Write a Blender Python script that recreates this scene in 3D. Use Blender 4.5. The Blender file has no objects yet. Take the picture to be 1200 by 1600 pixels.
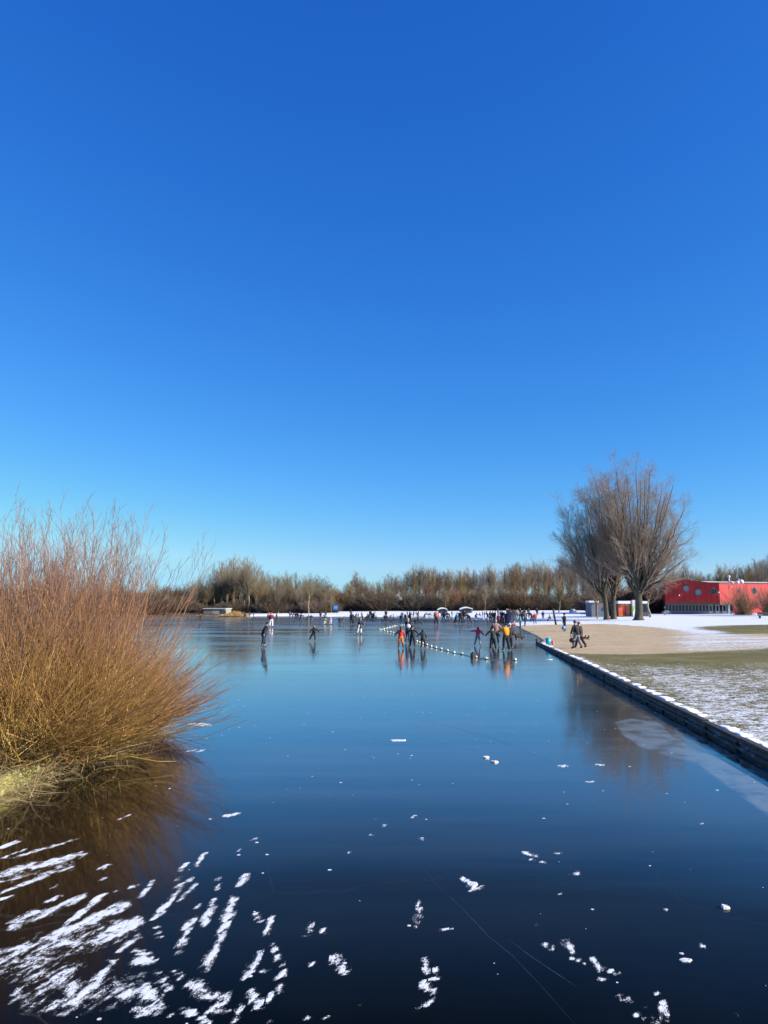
import bpy, math, random
import numpy as np
from mathutils import Vector, Matrix
R_ = math.radians
S = bpy.context.scene
COL = S.collection
# ------------------------------------------------------------------ camera, sky, sun, exposure
F_PX = 1155.0; CX, CY = 600.0, 800.0; CAM_H = 3.5
TILT = math.atan(138.0 / F_PX)
cd = bpy.data.cameras.new('camera'); cam = bpy.data.objects.new('camera', cd); COL.objects.link(cam)
cam.location = (0, 0, CAM_H); cam.rotation_euler = (math.pi / 2 + TILT, 0, 0)
cd.sensor_fit = 'VERTICAL'; cd.sensor_height = 24.0; cd.sensor_width = 18.0
cd.lens = 24.0 * F_PX / 1600.0; cd.clip_start = 0.05; cd.clip_end = 6000
S.camera = cam
SUN_EL, SUN_AZ = R_(24), math.atan2(-0.30, 0.95)      # azimuth measured from +X
sun_dir = Vector((math.cos(SUN_EL) * math.cos(SUN_AZ), math.cos(SUN_EL) * math.sin(SUN_AZ), math.sin(SUN_EL)))
sl = bpy.data.lights.new('sun', 'SUN'); sl.energy = 5.0; sl.angle = R_(0.5); sl.color = (1.0, 0.93, 0.82)
so = bpy.data.objects.new('sun', sl); COL.objects.link(so); so.location = (40, -20, 60)
so.rotation_euler = (-sun_dir).to_track_quat('-Z', 'Y').to_euler()
W = bpy.data.worlds.new('World'); S.world = W; W.use_nodes = True
wn = W.node_tree.nodes; wl = W.node_tree.links
bg = wn['Background']; sky = wn.new('ShaderNodeTexSky'); sky.sky_type = 'NISHITA'; sky.sun_disc = False
sky.sun_elevation = SUN_EL; sky.sun_rotation = math.pi / 2 - SUN_AZ
sky.altitude = 0; sky.air_density = 1.0; sky.dust_density = 0.0; sky.ozone_density = 6.0
# deep winter blue: per-channel response of the sky colour
sp = wn.new('ShaderNodeSeparateColor'); cb = wn.new('ShaderNodeCombineColor'); wl.new(sky.outputs[0], sp.inputs[0])
for ci, (g_, m_) in enumerate(((1.55, .297), (1.03, .73), (.60, 1.967))):
    p_ = wn.new('ShaderNodeMath'); p_.operation = 'POWER'; wl.new(sp.outputs[ci], p_.inputs[0]); p_.inputs[1].default_value = g_
    q_ = wn.new('ShaderNodeMath'); q_.operation = 'MULTIPLY'; wl.new(p_.outputs[0], q_.inputs[0]); q_.inputs[1].default_value = m_
    r_ = wn.new('ShaderNodeMath'); r_.operation = 'MINIMUM'; wl.new(q_.outputs[0], r_.inputs[0]); r_.inputs[1].default_value = (2.2, 4.3, 5.5)[ci]
    wl.new(r_.outputs[0], cb.inputs[ci])
wl.new(cb.outputs[0], bg.inputs[0])
bg.inputs[1].default_value = 0.105
S.view_settings.view_transform = 'Standard'; S.view_settings.look = 'None'
S.view_settings.exposure = 0.75; S.view_settings.gamma = 1.0
S.render.engine = 'CYCLES'
rng = np.random.default_rng(7); random.seed(7)

# ------------------------------------------------------------------ pixel <-> place helpers (measuring only)
ct, st = math.cos(TILT), math.sin(TILT)
def at(px, py, z=0.0):
    a = (px - CX) / F_PX; b = (CY - py) / F_PX
    d = (a, ct - b * st, st + b * ct)
    k = (z - CAM_H) / d[2]
    return np.array((d[0] * k, d[1] * k))
def at_depth(px, py, Y):
    a = (px - CX) / F_PX; b = (CY - py) / F_PX
    k = Y / (ct - b * st)
    return Vector((a * k, Y, CAM_H + (st + b * ct) * k))
def proj(x, y, z):
    zz = z - CAM_H; f = y * ct + zz * st; f = np.where(f < 0.3, 0.3, f)
    return CX + F_PX * x / f, CY - F_PX * (zz * ct - y * st) / f

# ------------------------------------------------------------------ scene helpers
ORD = ['first', 'second', 'third', 'fourth', 'fifth', 'sixth', 'seventh', 'eighth', 'ninth', 'tenth', 'eleventh', 'twelfth', 'thirteenth', 'fourteenth', 'fifteenth', 'sixteenth', 'seventeenth', 'eighteenth', 'nineteenth']
def tag(o, label=None, cat=None, group=None, kind=None):
    if label: o['label'] = label
    if cat: o['category'] = cat
    if group: o['group'] = group
    if kind: o['kind'] = kind
    return o
def empty(name, loc=(0, 0, 0), rz=0.0, sc=1.0, label=None, cat=None, group=None):
    o = bpy.data.objects.new(name, None); COL.objects.link(o); o.empty_display_size = 0.3
    o.location = loc; o.rotation_euler = (0, 0, rz); o.scale = (sc, sc, sc) if not hasattr(sc, '__len__') else sc
    return tag(o, label, cat, group)
def link(name, me, mats, parent=None):
    for m in (mats if isinstance(mats, (list, tuple)) else [mats]): me.materials.append(m)
    o = bpy.data.objects.new(name, me); COL.objects.link(o)
    if parent: o.parent = parent
    return o
def dup(root, name=None):
    c = root.copy(); COL.objects.link(c)
    for ch in root.children:
        k = ch.copy(); COL.objects.link(k); k.parent = c
        for g in ch.children:
            q = g.copy(); COL.objects.link(q); q.parent = k
    return c
def mesh_quads(name, V, Q, smooth=True, mat_index=None):
    V = np.asarray(V, dtype=np.float32).reshape(-1, 3); Q = np.asarray(Q, dtype=np.int32)
    me = bpy.data.meshes.new(name); n = Q.shape[1]
    me.vertices.add(len(V)); me.vertices.foreach_set('co', V.ravel())
    me.loops.add(Q.size); me.loops.foreach_set('vertex_index', Q.ravel())
    me.polygons.add(len(Q)); me.polygons.foreach_set('loop_start', np.arange(0, Q.size, n, dtype=np.int32))
    me.polygons.foreach_set('use_smooth', np.full(len(Q), smooth))
    if mat_index is not None: me.polygons.foreach_set('material_index', np.asarray(mat_index, dtype=np.int32))
    me.update(calc_edges=True); me.validate()
    return me
def fattr(me, name, arr):
    a = me.attributes.new(name, 'FLOAT', 'POINT'); a.data.foreach_set('value', np.asarray(arr, dtype=np.float32).ravel())

class MB:
    """collects simple solid shapes into ONE mesh"""
    def __init__(s): s.v = []; s.f = []; s.m = []
    def add(s, vs, fs, mi=0):
        b = len(s.v); s.v += [tuple(p) for p in vs]; s.f += [tuple(i + b for i in f) for f in fs]; s.m += [mi] * len(fs); return s
    def box(s, c, d, rz=0.0, mi=0, M=None):
        x, y, z = d[0] / 2, d[1] / 2, d[2] / 2
        P = [Vector((a * x, b * y, e * z)) for e in (-1, 1) for b in (-1, 1) for a in (-1, 1)]
        Rm = M if M is not None else Matrix.Rotation(rz, 3, 'Z')
        P = [Rm @ p + Vector(c) for p in P]
        return s.add(P, [(0, 2, 3, 1), (4, 5, 7, 6), (0, 1, 5, 4), (2, 6, 7, 3), (0, 4, 6, 2), (1, 3, 7, 5)], mi)
    def tube(s, pts, rad, n=8, mi=0, cap=True):
        pts = [Vector(p) for p in pts]
        if not hasattr(rad, '__len__'): rad = [rad] * len(pts)
        b = len(s.v); vs = []; fs = []
        for i, p in enumerate(pts):
            t = (pts[min(i + 1, len(pts) - 1)] - pts[max(i - 1, 0)]).normalized()
            u = t.cross(Vector((0, 0, 1)) if abs(t.z) < 0.9 else Vector((0, 1, 0))).normalized(); w = t.cross(u)
            for k in range(n):
                a = 2 * math.pi * k / n; vs.append(p + (u * math.cos(a) + w * math.sin(a)) * rad[i])
        for i in range(len(pts) - 1):
            for k in range(n):
                fs.append((i * n + k, i * n + (k + 1) % n, (i + 1) * n + (k + 1) % n, (i + 1) * n + k))
        if cap:
            fs.append(tuple(range(n))[::-1]); fs.append(tuple((len(pts) - 1) * n + k for k in range(n)))
        return s.add(vs, fs, mi)
    def ball(s, c, r, nu=10, nv=6, mi=0, jit=0.0):
        if not hasattr(r, '__len__'): r = (r, r, r)
        vs = []; fs = []
        for j in range(nv + 1):
            th = math.pi * j / nv
            for i in range(nu):
                a = 2 * math.pi * i / nu; q = 1 + random.uniform(-jit, jit)
                vs.append((c[0] + r[0] * q * math.sin(th) * math.cos(a), c[1] + r[1] * q * math.sin(th) * math.sin(a), c[2] + r[2] * q * math.cos(th)))
        for j in range(nv):
            for i in range(nu):
                fs.append((j * nu + i, (j + 1) * nu + i, (j + 1) * nu + (i + 1) % nu, j * nu + (i + 1) % nu))
        return s.add(vs, fs, mi)
    def build(s, name, mats, parent=None, smooth=False):
        me = bpy.data.meshes.new(name); me.from_pydata(s.v, [], s.f); 
        me.polygons.foreach_set('material_index', np.array(s.m, dtype=np.int32))
        me.polygons.foreach_set('use_smooth', np.full(len(s.f), smooth)); me.update()
        return link(name, me, mats, parent)

# ------------------------------------------------------------------ materials
class NT:
    def __init__(s, name):
        s.m = bpy.data.materials.new(name); s.m.use_nodes = True; s.t = s.m.node_tree; s.n = s.t.nodes; s.l = s.t.links
        s.p = s.n['Principled BSDF']
    def new(s, ty, **kw):
        o = s.n.new(ty)
        for k, v in kw.items(): setattr(o, k, v)
        return o
    def set(s, sock, v):
        if isinstance(v, bpy.types.NodeSocket): s.l.new(v, sock)
        else: sock.default_value = v
    def math(s, op, a, b=0.0, c=None, clamp=False):
        o = s.new('ShaderNodeMath', operation=op, use_clamp=clamp); s.set(o.inputs[0], a); s.set(o.inputs[1], b)
        if c is not None: s.set(o.inputs[2], c)
        return o.outputs[0]
    def noise(s, vec, scale, detail=4, rough=0.55, out=0):
        o = s.new('ShaderNodeTexNoise'); s.set(o.inputs['Vector'], vec); o.inputs['Scale'].default_value = scale
        o.inputs['Detail'].default_value = detail; o.inputs['Roughness'].default_value = rough; return o.outputs[out]
    def pos(s): return s.new('ShaderNodeNewGeometry').outputs['Position']
    def obj(s): return s.new('ShaderNodeTexCoord').outputs['Object']
    def mapv(s, vec, sc=(1, 1, 1), rot=(0, 0, 0)):
        o = s.new('ShaderNodeMapping'); s.l.new(vec, o.inputs[0]); o.inputs['Scale'].default_value = sc; o.inputs['Rotation'].default_value = rot; return o.outputs[0]
    def ramp(s, fac, stops):
        o = s.new('ShaderNodeValToRGB'); s.set(o.inputs[0], fac); e = o.color_ramp.elements
        while len(e) < len(stops): e.new(0.5)
        for q, (p, c) in zip(e, stops): q.position = p; q.color = tuple(c) + (1,) if len(c) == 3 else c
        return o.outputs[0]
    def step(s, v, a, b):
        o = s.new('ShaderNodeMapRange', interpolation_type='SMOOTHSTEP'); s.set(o.inputs[0], v); s.set(o.inputs[1], a); s.set(o.inputs[2], b); return o.outputs[0]
    def mix(s, f, a, b):
        o = s.new('ShaderNodeMix', data_type='RGBA'); s.set(o.inputs[0], f); s.set(o.inputs[6], a if isinstance(a, bpy.types.NodeSocket) else tuple(a) + (1,)); s.set(o.inputs[7], b if isinstance(b, bpy.types.NodeSocket) else tuple(b) + (1,)); return o.outputs[2]
    def fmix(s, f, a, b):
        o = s.new('ShaderNodeMix', data_type='FLOAT'); s.set(o.inputs[0], f); s.set(o.inputs[2], a); s.set(o.inputs[3], b); return o.outputs[0]
    def attr(s, name): return s.new('ShaderNodeAttribute', attribute_name=name).outputs['Fac']
    def base(s, v):
        s.set(s.p.inputs['Base Color'], v if isinstance(v, bpy.types.NodeSocket) else tuple(v) + (1,))
    def bump(s, h, strength=0.5, dist=0.02):
        o = s.new('ShaderNodeBump'); s.set(o.inputs['Height'], h); s.set(o.inputs['Strength'], strength); o.inputs['Distance'].default_value = dist
        s.l.new(o.outputs[0], s.p.inputs['Normal'])
def plain(name, col, rough=0.7, var=0.15, scale=6.0, bump=0.0, metal=0.0, spec=None):
    k = NT(name); n = k.noise(k.obj(), scale, 4)
    lo = [c * (1 - var) for c in col]; hi = [min(1, c * (1 + var)) for c in col]
    k.base(k.ramp(n, [(0.3, lo), (0.7, hi)])); k.p.inputs['Roughness'].default_value = rough; k.p.inputs['Metallic'].default_value = metal
    if spec is not None: k.p.inputs['Specular IOR Level'].default_value = spec
    if bump: k.bump(n, bump)
    return k.m
def bark(name, c1, c2, tip=None, rnd=0.25):
    k = NT(name); n = k.noise(k.mapv(k.obj(), (1, 1, .25)), 5.0, 4)
    c = k.ramp(n, [(0.3, c1), (0.7, c2)])
    if tip: c = k.mix(k.attr('t'), c, tip)
    r = k.new('ShaderNodeObjectInfo').outputs['Random']
    h = k.new('ShaderNodeHueSaturation'); k.l.new(c, h.inputs['Color'])
    k.set(h.inputs['Value'], k.math('MULTIPLY_ADD', r, rnd * 2, 1 - rnd))
    k.set(h.inputs['Saturation'], k.math('MULTIPLY_ADD', k.math('FRACT', k.math('MULTIPLY', r, 7.3)), 0.6, 0.7))
    k.base(h.outputs[0]); k.p.inputs['Roughness'].default_value = 0.85; k.p.inputs['Specular IOR Level'].default_value = 0.25
    return k.m

# ------------------------------------------------------------------ lie of the land
W0, W1 = at(1200, 1197), at(840, 1007)
wdir = (W1 - W0) / np.linalg.norm(W1 - W0); SH = wdir[0] / wdir[1]
WB = W0 + wdir * (-(W0[1] + 40) / wdir[1])
A = lambda *p: [at(x, y) for x, y in p]
LAKE = np.array([WB, W1] + A((846, 1001), (832, 992), (815, 984), (802, 976), (790, 971), (770, 968), (740, 967), (700, 965.5), (650, 964.5), (600, 963.5), (540, 963), (500, 963), (455, 962.5), (395, 962.5), (370, 963.3), (340, 964.3), (300, 966))
    + [np.array(p) for p in ((-50, 130), (-54, 95), (-42, 62), (-26, 44), (-15, 32), (-10.5, 25.5))] + A((225, 1138), (180, 1165), (0, 1242)) + [np.array((-7.9, 0.0)), np.array((-7.6, -40.0))])
def sdf(x, y, poly):
    x = np.asarray(x, float); y = np.asarray(y, float); d = np.full(x.shape, 1e9); ins = np.zeros(x.shape, bool); n = len(poly)
    for i in range(n):
        a = poly[i]; b = poly[(i + 1) % n]; e = b - a
        t = np.clip(((x - a[0]) * e[0] + (y - a[1]) * e[1]) / (e @ e), 0, 1)
        d = np.minimum(d, np.hypot(x - a[0] - t * e[0], y - a[1] - t * e[1]))
        c = ((a[1] > y) != (b[1] > y)); dy = b[1] - a[1] if abs(b[1] - a[1]) > 1e-9 else 1e-9
        ins ^= c & (x < a[0] + (y - a[1]) / dy * e[0])
    return np.where(ins, -d, d)
def sm(a, b, v): t = np.clip((v - a) / (b - a), 0, 1); return t * t * (3 - 2 * t)
def und(x, y): return 0.5 * np.sin(x * .31 + 1.3) * np.sin(y * .23 + .4) + 0.3 * np.sin(x * .9 + y * .37) * np.sin(y * .71 - x * .2)
def hwall(y): return 0.29 - 0.13 * sm(35, 60, y)
def height(x, y):
    x = np.asarray(x, float); y = np.asarray(y, float); d = sdf(x, y, LAKE); dp = np.maximum(d, 0)
    right = hwall(y) + 0.016 * np.minimum(dp, 22)
    beach = 0.02 + 0.018 * np.minimum(dp, 40)
    far = 0.05 + 0.22 * sm(0, .8, dp) + 0.010 * np.minimum(dp, 55)
    left = 0.03 + 0.27 * sm(0, .35, dp) + 0.008 * np.minimum(dp, 50)
    z = right + (beach - right) * sm(59, 68, y)
    z = np.where(x > 0, z + (far - z) * sm(112, 140, y), left + (far - left) * sm(110, 140, y))
    z = z + und(x, y) * 0.05 * sm(1, 12, dp)
    return np.where(d <= 0.0, -0.8, z)
def gp(px, py):
    z = 0.4
    for _ in range(25):
        p = at(px, py, z); zn = float(height(p[0], p[1])); zn = 0.0 if zn < 0 else zn; z = z * .5 + zn * .5
    p = at(px, py, z); return Vector((p[0], p[1], z))
# --- grids
def grow_lines(a, b, s0, f, smax): # from a outward to b
    r = [a]; s = s0; sg = 1 if b > a else -1
    while (b - r[-1]) * sg > 0: r.append(r[-1] + sg * s); s = min(s * f, smax)
    return r
uw = W0[0] - SH * W0[1]
ux = sorted(set([round(v, 4) for v in list(np.arange(uw, uw + 14, .22)) + grow_lines(uw + 14, 130, .3, 1.07, 2.5) + grow_lines(130, 3500, 3, 1.3, 400)
     + [uw - .02] + list(np.arange(-11, -4, .22)) + grow_lines(-4, uw - .3, .8, 1, .8) + grow_lines(-11, -90, .3, 1.1, 2.5) + grow_lines(-90, -3500, 3, 1.3, 400)]))
uy = sorted(set([round(v, 4) for v in list(np.arange(4, 70, .3)) + grow_lines(70, 240, .35, 1.01, 1.2) + grow_lines(240, 5000, 2, 1.25, 400) + grow_lines(4, -400, .5, 1.2, 30)]))
ux = np.array(ux); uy = np.array(uy)
U, Y = np.meshgrid(ux, uy); X = U + SH * np.clip(Y, -40, W1[1])
shrink = np.abs(U) > 200; X = np.where(shrink, U, X)
inside_wall = (Y < W1[1]) & (Y > -41)
Z = height(X, Y)
onw = inside_wall & (np.abs(U - round(uw, 4)) < 1e-3); Z = np.where(onw, hwall(Y), Z)
Z = np.where(inside_wall & (np.abs(U - round(uw - .02, 4)) < 1e-3), -0.8, Z)
ny, nx = X.shape
I = np.arange(ny * nx).reshape(ny, nx)
Q = np.stack([I[:-1, :-1], I[:-1, 1:], I[1:, 1:], I[1:, :-1]], -1).reshape(-1, 4)
me_g = mesh_quads('ground', np.stack([X, Y, Z], -1), Q)
def wpoly(pts, z=.6): return np.array([at(x, y, z) for x, y in pts])
SAND = wpoly([(806, 984), (840, 1001), (853, 1009), (900, 1016), (1000, 1019), (1100, 1016), (1280, 1009), (1290, 992), (1200, 989), (1120, 990), (1060, 981), (1000, 976), (940, 972.5), (870, 972), (795, 973)], .45)
STRIP = wpoly([(1075, 975.5), (1130, 974), (1300, 974), (1300, 986), (1200, 988.5), (1140, 985)], .7)
sd_sand = -sdf(X, Y, SAND); sand = sm(-1.6, 1.6, sd_sand)
PX, PY = proj(X, Y, Z)
dl = sdf(X, Y, LAKE)
snow = np.ones_like(X)                                   # default: snow cover
rb = (X > 4) & (Y < at(1000, 1012, .6)[1] + 3)
lat = dl
grass_snow = 0.50 * sm(46, 30, -(-Y)) if False else 0.405 * (1 - sm(30, 46, Y)) + 0.10 * np.exp(-((lat - 2.0) / 2.0) ** 2)
grass_snow = np.maximum(grass_snow, 0.55 * np.exp(-(lat / 0.9) ** 2)) + 0.16 * und(X * 1.3, Y * 1.1)
bank = 1 - sm(43.5, 46.5, Y)
snow = np.where(X > 4, grass_snow * bank + (1 - bank) * (.28 + .72 * sm(60, 75, Y)), snow)
# sand region: bare at left, streaked snow toward the right/back
fr = sm(.34, .42, X / np.maximum(Y, 1)) * sm(44.5, 49, Y)
snow = snow * (1 - sand) + sand * (0.05 + 0.50 * fr)
strip = sm(-2.5, 2.5, -sdf(X, Y, STRIP)); snow = snow * (1 - strip) + strip * 0.08
leftb = (X < -4) & (Y < 60); snow = np.where(leftb, 0.30, snow); snow = np.where((Y > 60) & (X / np.maximum(Y, 1) < -.18), .12 + .9 * (X / np.maximum(Y, 1) > -.176), snow)
snow = np.where((Y > 62) & (sand < .5) & (X > 4) & (strip < .5), np.maximum(snow, .62 + .4 * sm(80, 105, Y)), snow)
fattr(me_g, 'far', sm(40, 60, Y)); fattr(me_g, 'snow', snow); fattr(me_g, 'sand', sand); fattr(me_g, 'left', np.where(leftb | ((Y > 60) & (X / np.maximum(Y, 1) < -.18)), 1.0, 0.0))

k = NT('ground_cover'); P = k.pos()
ns = k.noise(k.mapv(P, (1.3, 1.9, 1)), 2.0, 7, .7); nf = k.noise(P, 14.0, 4, .6); nb = k.noise(P, .35, 3)
ng = k.noise(P, 45.0, 3, .7)
nw = k.noise(k.mapv(P, (.12, .9, 1)), .55, 5, .65)
v = k.math('ADD', k.math('ADD', k.math('ADD', k.attr('snow'), k.math('MULTIPLY', k.math('SUBTRACT', nw, .5), k.math('MULTIPLY', k.attr('far'), 1.6))), k.math('MULTIPLY', k.math('SUBTRACT', ns, .5), 1.7)), k.math('MULTIPLY', k.math('SUBTRACT', nf, .5), 1.5))
sf = k.step(v, .44, .62)
grass = k.ramp(k.math('ADD', k.math('MULTIPLY', ng, .5), k.math('MULTIPLY', nb, .5)), [(.3, (.07, .062, .018)), (.5, (.17, .145, .045)), (.7, (.30, .25, .12))])
npr = k.noise(k.mapv(P, (.8, 1.6, 1)), 2.6, 5, .7)
sandc = k.ramp(k.math('ADD', k.math('ADD', k.math('MULTIPLY', npr, .6), k.math('MULTIPLY', nf, .15)), k.math('MULTIPLY', nb, .25)), [(.3, (.36, .25, .14)), (.5, (.56, .41, .235)), (.7, (.72, .57, .37))])
soil = k.ramp(nf, [(.3, (.03, .02, .012)), (.6, (.12, .085, .045)), (.8, (.25, .19, .11))])
c = k.mix(k.step(k.math('ADD', k.attr('sand'), k.math('MULTIPLY', k.math('SUBTRACT', npr, .5), 1.6)), .3, .7), grass, sandc)
c = k.mix(k.attr('left'), c, soil)
snc = k.ramp(nf, [(.3, (.74, .76, .80)), (.7, (.86, .87, .88))])
k.base(k.mix(sf, c, snc)); k.p.inputs['Roughness'].default_value = .85; k.p.inputs['Specular IOR Level'].default_value = .2
k.bump(k.math('ADD', k.math('MULTIPLY', npr, 1.2), k.math('ADD', k.math('MULTIPLY', sf, .8), k.math('MULTIPLY', ng, .8))), .8, .06)
M_GROUND = k.m
tag(link('ground', me_g, M_GROUND), 'snowy park ground with frosted grass and sandy beach', kind='structure')

# ------------------------------------------------------------------ ice
ix = np.array(sorted(set(np.round(list(np.arange(-9, 9, .05)) + grow_lines(-9, -85, .1, 1.12, 3) + grow_lines(9, 45, .1, 1.12, 2), 3))))
iy = np.array(sorted(set(np.round(list(np.arange(5.5, 14, .05)) + grow_lines(14, 32, .06, 1.01, .12) + grow_lines(32, 185, .15, 1.03, 1.5) + grow_lines(5.5, -60, .1, 1.3, 6), 3))))
IX, IY = np.meshgrid(ix, iy)
px, py = proj(IX, IY, np.zeros_like(IX)); vis = IY > 4
dens = np.zeros_like(IX)
strokes = []
def zs(ox, oy, sc, lst):
    for s in lst: strokes.append((ox + s[0] / sc, oy + s[1] / sc, ox + s[2] / sc, oy + s[3] / sc, s[4] / sc, s[5] if len(s) > 5 else 1.0))
zs(0, 1100, 3.2, [(0,720,90,685,16),(0,775,140,720,8,.8),(60,770,320,695,12,.9),(320,695,400,670,6,.8),(0,860,160,800,30),(160,820,400,750,28),(0,890,100,870,10,.8),(0,945,350,815,15),(0,975,70,960,12),(400,770,440,745,10),
 (490,825,550,800,14),(510,880,545,860,9),(50,1105,170,1040,34,.9),(60,1120,420,960,34,.75),(220,995,305,955,12),(320,1110,520,950,26),(200,1180,450,1090,34),(440,1090,630,1000,52),(350,1220,430,1160,25,.85),(480,1180,690,1090,72,.95),
 (600,1230,690,1160,34,.7),(0,1250,350,1180,60,.62),(0,1300,250,1280,70,.5),(200,1430,400,1300,56,.62),(380,1500,560,1290,46,.9),(330,1480,380,1400,40,.8),(75,1490,110,1400,36,.85),(670,1290,760,1280,46,.85),(670,1230,740,1250,22,.85),
 (600,1465,720,1410,26),(720,1420,790,1500,74),(680,1540,800,1520,64,.7),(790,1350,850,1430,30,.75),(590,1400,670,1340,16,.8),(650,920,690,900,13),(575,940,600,930,9),(700,960,750,900,22),(750,900,815,840,8,.8),
 (770,1070,840,1000,28),(840,1000,900,910,27),(900,910,960,870,12,.9),(900,980,975,900,14,.85),(780,1100,800,1180,12,.7),(890,1240,940,1120,32,.9),(920,1120,980,1070,28),(1015,1110,1070,980,32),(985,1020,1000,1000,10),
 (900,830,930,800,22,.9),(890,880,925,850,12,.8),(985,810,1020,745,18),(1080,930,1095,870,14,.9),(870,1330,905,1370,18),(950,1400,1020,1420,58),(975,1470,1000,1440,30),(1040,1460,1120,1460,46),(1060,1540,1120,1490,36,.8),(910,1520,1060,1600,26),(840,1570,910,1520,12,.8),
 (1030,1320,1060,1240,28),(950,100,1055,105,14),(930,240,980,230,6,.8),(985,240,1025,228,6,.8),(595,578,655,550,5,.8),(300,1560,420,1500,30,.55),(240,930,300,900,8,.6),(100,860,180,850,10,.5),(1120,560,1150,560,12)])
zs(300, 1100, 2.4, [(20,610,45,560,11),(175,680,205,640,20),(120,420,180,410,11),(222,513,240,502,6,.9),(170,550,185,540,7,.7),(45,995,95,910,30),(95,910,155,730,34),(40,830,80,740,22),
 (230,780,260,815,14),(275,865,300,800,18),(200,1030,255,930,24,.9),(305,900,330,980,16),(325,1030,345,1000,20),(260,995,290,1005,8),(220,1075,250,1140,32),(270,1100,245,1140,14),(290,1110,335,1060,21),(425,870,450,825,19,.85),
 (485,840,498,862,12),(447,985,460,970,14),(530,950,570,1000,38),(545,930,547,945,8),(845,830,850,745,19,.85),(870,960,885,1010,20,.95),(910,990,920,1005,14),(890,1030,920,1030,10),(860,1045,905,1080,25,.95),(850,1140,905,1110,18,.95),
 (1020,655,1060,690,20),(1045,700,1085,685,12,.8),(925,848,970,845,8),(670,490,690,492,10,.7),(712,455,728,455,6),(815,430,840,415,5,.8),(640,1130,648,1135,14),(50,1100,130,1090,24),(60,1150,120,1150,34,.7),(0,1050,40,1090,40),(160,1190,190,1130,18),
 (488,1170,496,1178,15),(430,1175,440,1185,11),(580,560,586,556,9,.8),(862,505,866,512,12,.7),(905,1020,925,1030,10),(636,880,640,895,8,.6),(300,1190,312,1180,14,.8)])
zs(760, 1000, 2.666, [(155,885,210,900,12),(165,910,250,930,6,.7),(280,887,318,890,6),(355,975,385,970,15,.7),(300,525,335,525,8,.85),(452,518,490,520,6,.8),(415,590,440,590,6,.8),(292,1058,310,1058,7),(740,1120,765,1132,6),
 (880,1265,920,1285,9,.9),(235,1265,290,1295,12,.9),(325,1250,365,1300,22,.85),(345,1320,410,1345,12),(440,1330,470,1370,28,.75),(470,1360,545,1390,8,.8),(465,1415,492,1415,12),(205,1190,215,1188,8),(540,1480,610,1510,12,.7),(610,1560,720,1590,12,.7),
 (735,1510,745,1580,30,.85),(700,1475,712,1470,9),(735,1460,742,1458,9),(1040,1565,1052,1566,8),(1100,1585,1112,1588,8),(640,1530,660,1540,9),(950,628,970,626,6,.6),(890,765,905,765,6,.6)])
zs(0, 1100, 3.2, [(100,1240,600,1130,150,.26),(150,1500,780,1400,170,.22),(0,870,350,800,90,.17),(0,1300,300,1330,200,.2)])
for (x0, y0, x1, y1, w, dn) in strokes:
    m = (px > min(x0, x1) - w * 2) & (px < max(x0, x1) + w * 2) & (py > min(y0, y1) - w * 2) & (py < max(y0, y1) + w * 2) & vis
    if not m.any(): continue
    qx, qy = px[m], py[m]; ex, ey = x1 - x0, y1 - y0; L2 = ex * ex + ey * ey + 1e-6
    t = np.clip(((qx - x0) * ex + (qy - y0) * ey) / L2, 0, 1)
    dd = np.hypot(qx - x0 - t * ex, qy - y0 - t * ey) / (w * .5)
    taper = 1 + .35 * (np.abs(t - .5) * 2) ** 2
    dens[m] = np.maximum(dens[m], dn * (1 - sm(.35, 1.45, dd * taper)))
frost = sm(42, 78, IY) * 0.45 + sm(6, 18, IY) * .42 * (1 - .85 * sm(2.2, 4.6, -IX) * (1 - sm(17, 26, IY))) + sm(20, 42, IY) * .25
FRP = wpoly([(958, 1128), (985, 1122), (1035, 1130), (1052, 1150), (1090, 1170), (1150, 1195), (1260, 1260), (1260, 1330), (1200, 1277), (1150, 1240), (1090, 1195), (1040, 1180), (1000, 1168), (972, 1150)], 0)
plate = sm(-.05, .10, -sdf(IX, IY, FRP))
wx = uw + SH * np.clip(IY, -40, W1[1]) - IX
edge = np.exp(-(np.maximum(wx, 0) / 1.6) ** 2) * (1 - sm(58, 64, IY))
ny, nx = IX.shape; I = np.arange(ny * nx).reshape(ny, nx)
Q = np.stack([I[:-1, :-1], I[:-1, 1:], I[1:, 1:], I[1:, :-1]], -1).reshape(-1, 4)
me_i = mesh_quads('frozen_lake', np.stack([IX, IY, np.zeros_like(IX)], -1), Q)
fattr(me_i, 'snow', dens); fattr(me_i, 'frost', frost); fattr(me_i, 'plate', plate); fattr(me_i, 'edge', edge)
k = NT('black_ice'); P = k.pos()
n1 = k.math('MULTIPLY_ADD', k.noise(k.mapv(k.mapv(P, rot=(0, 0, .36)), (1.5, .42, 1)), 8.0, 6, .7), .62, k.math('MULTIPLY', k.noise(P, 9.0, 6, .7), .38)); n2 = k.noise(P, 70.0, 3, .7)
v = k.math('ADD', k.attr('snow'), k.math('ADD', k.math('MULTIPLY', k.math('SUBTRACT', n1, .5), 7.0), k.math('MULTIPLY', k.math('SUBTRACT', n2, .5), 2.2)))
gate = k.step(k.attr('snow'), .02, .22)
dust = k.math('MULTIPLY', k.math('MULTIPLY', k.step(v, .18, .55), k.step(k.noise(P, 130.0, 2, .7), .50, .62)), .75)
sf = k.math('MULTIPLY', k.math('MAXIMUM', k.step(v, .48, .72), dust), gate)
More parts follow.
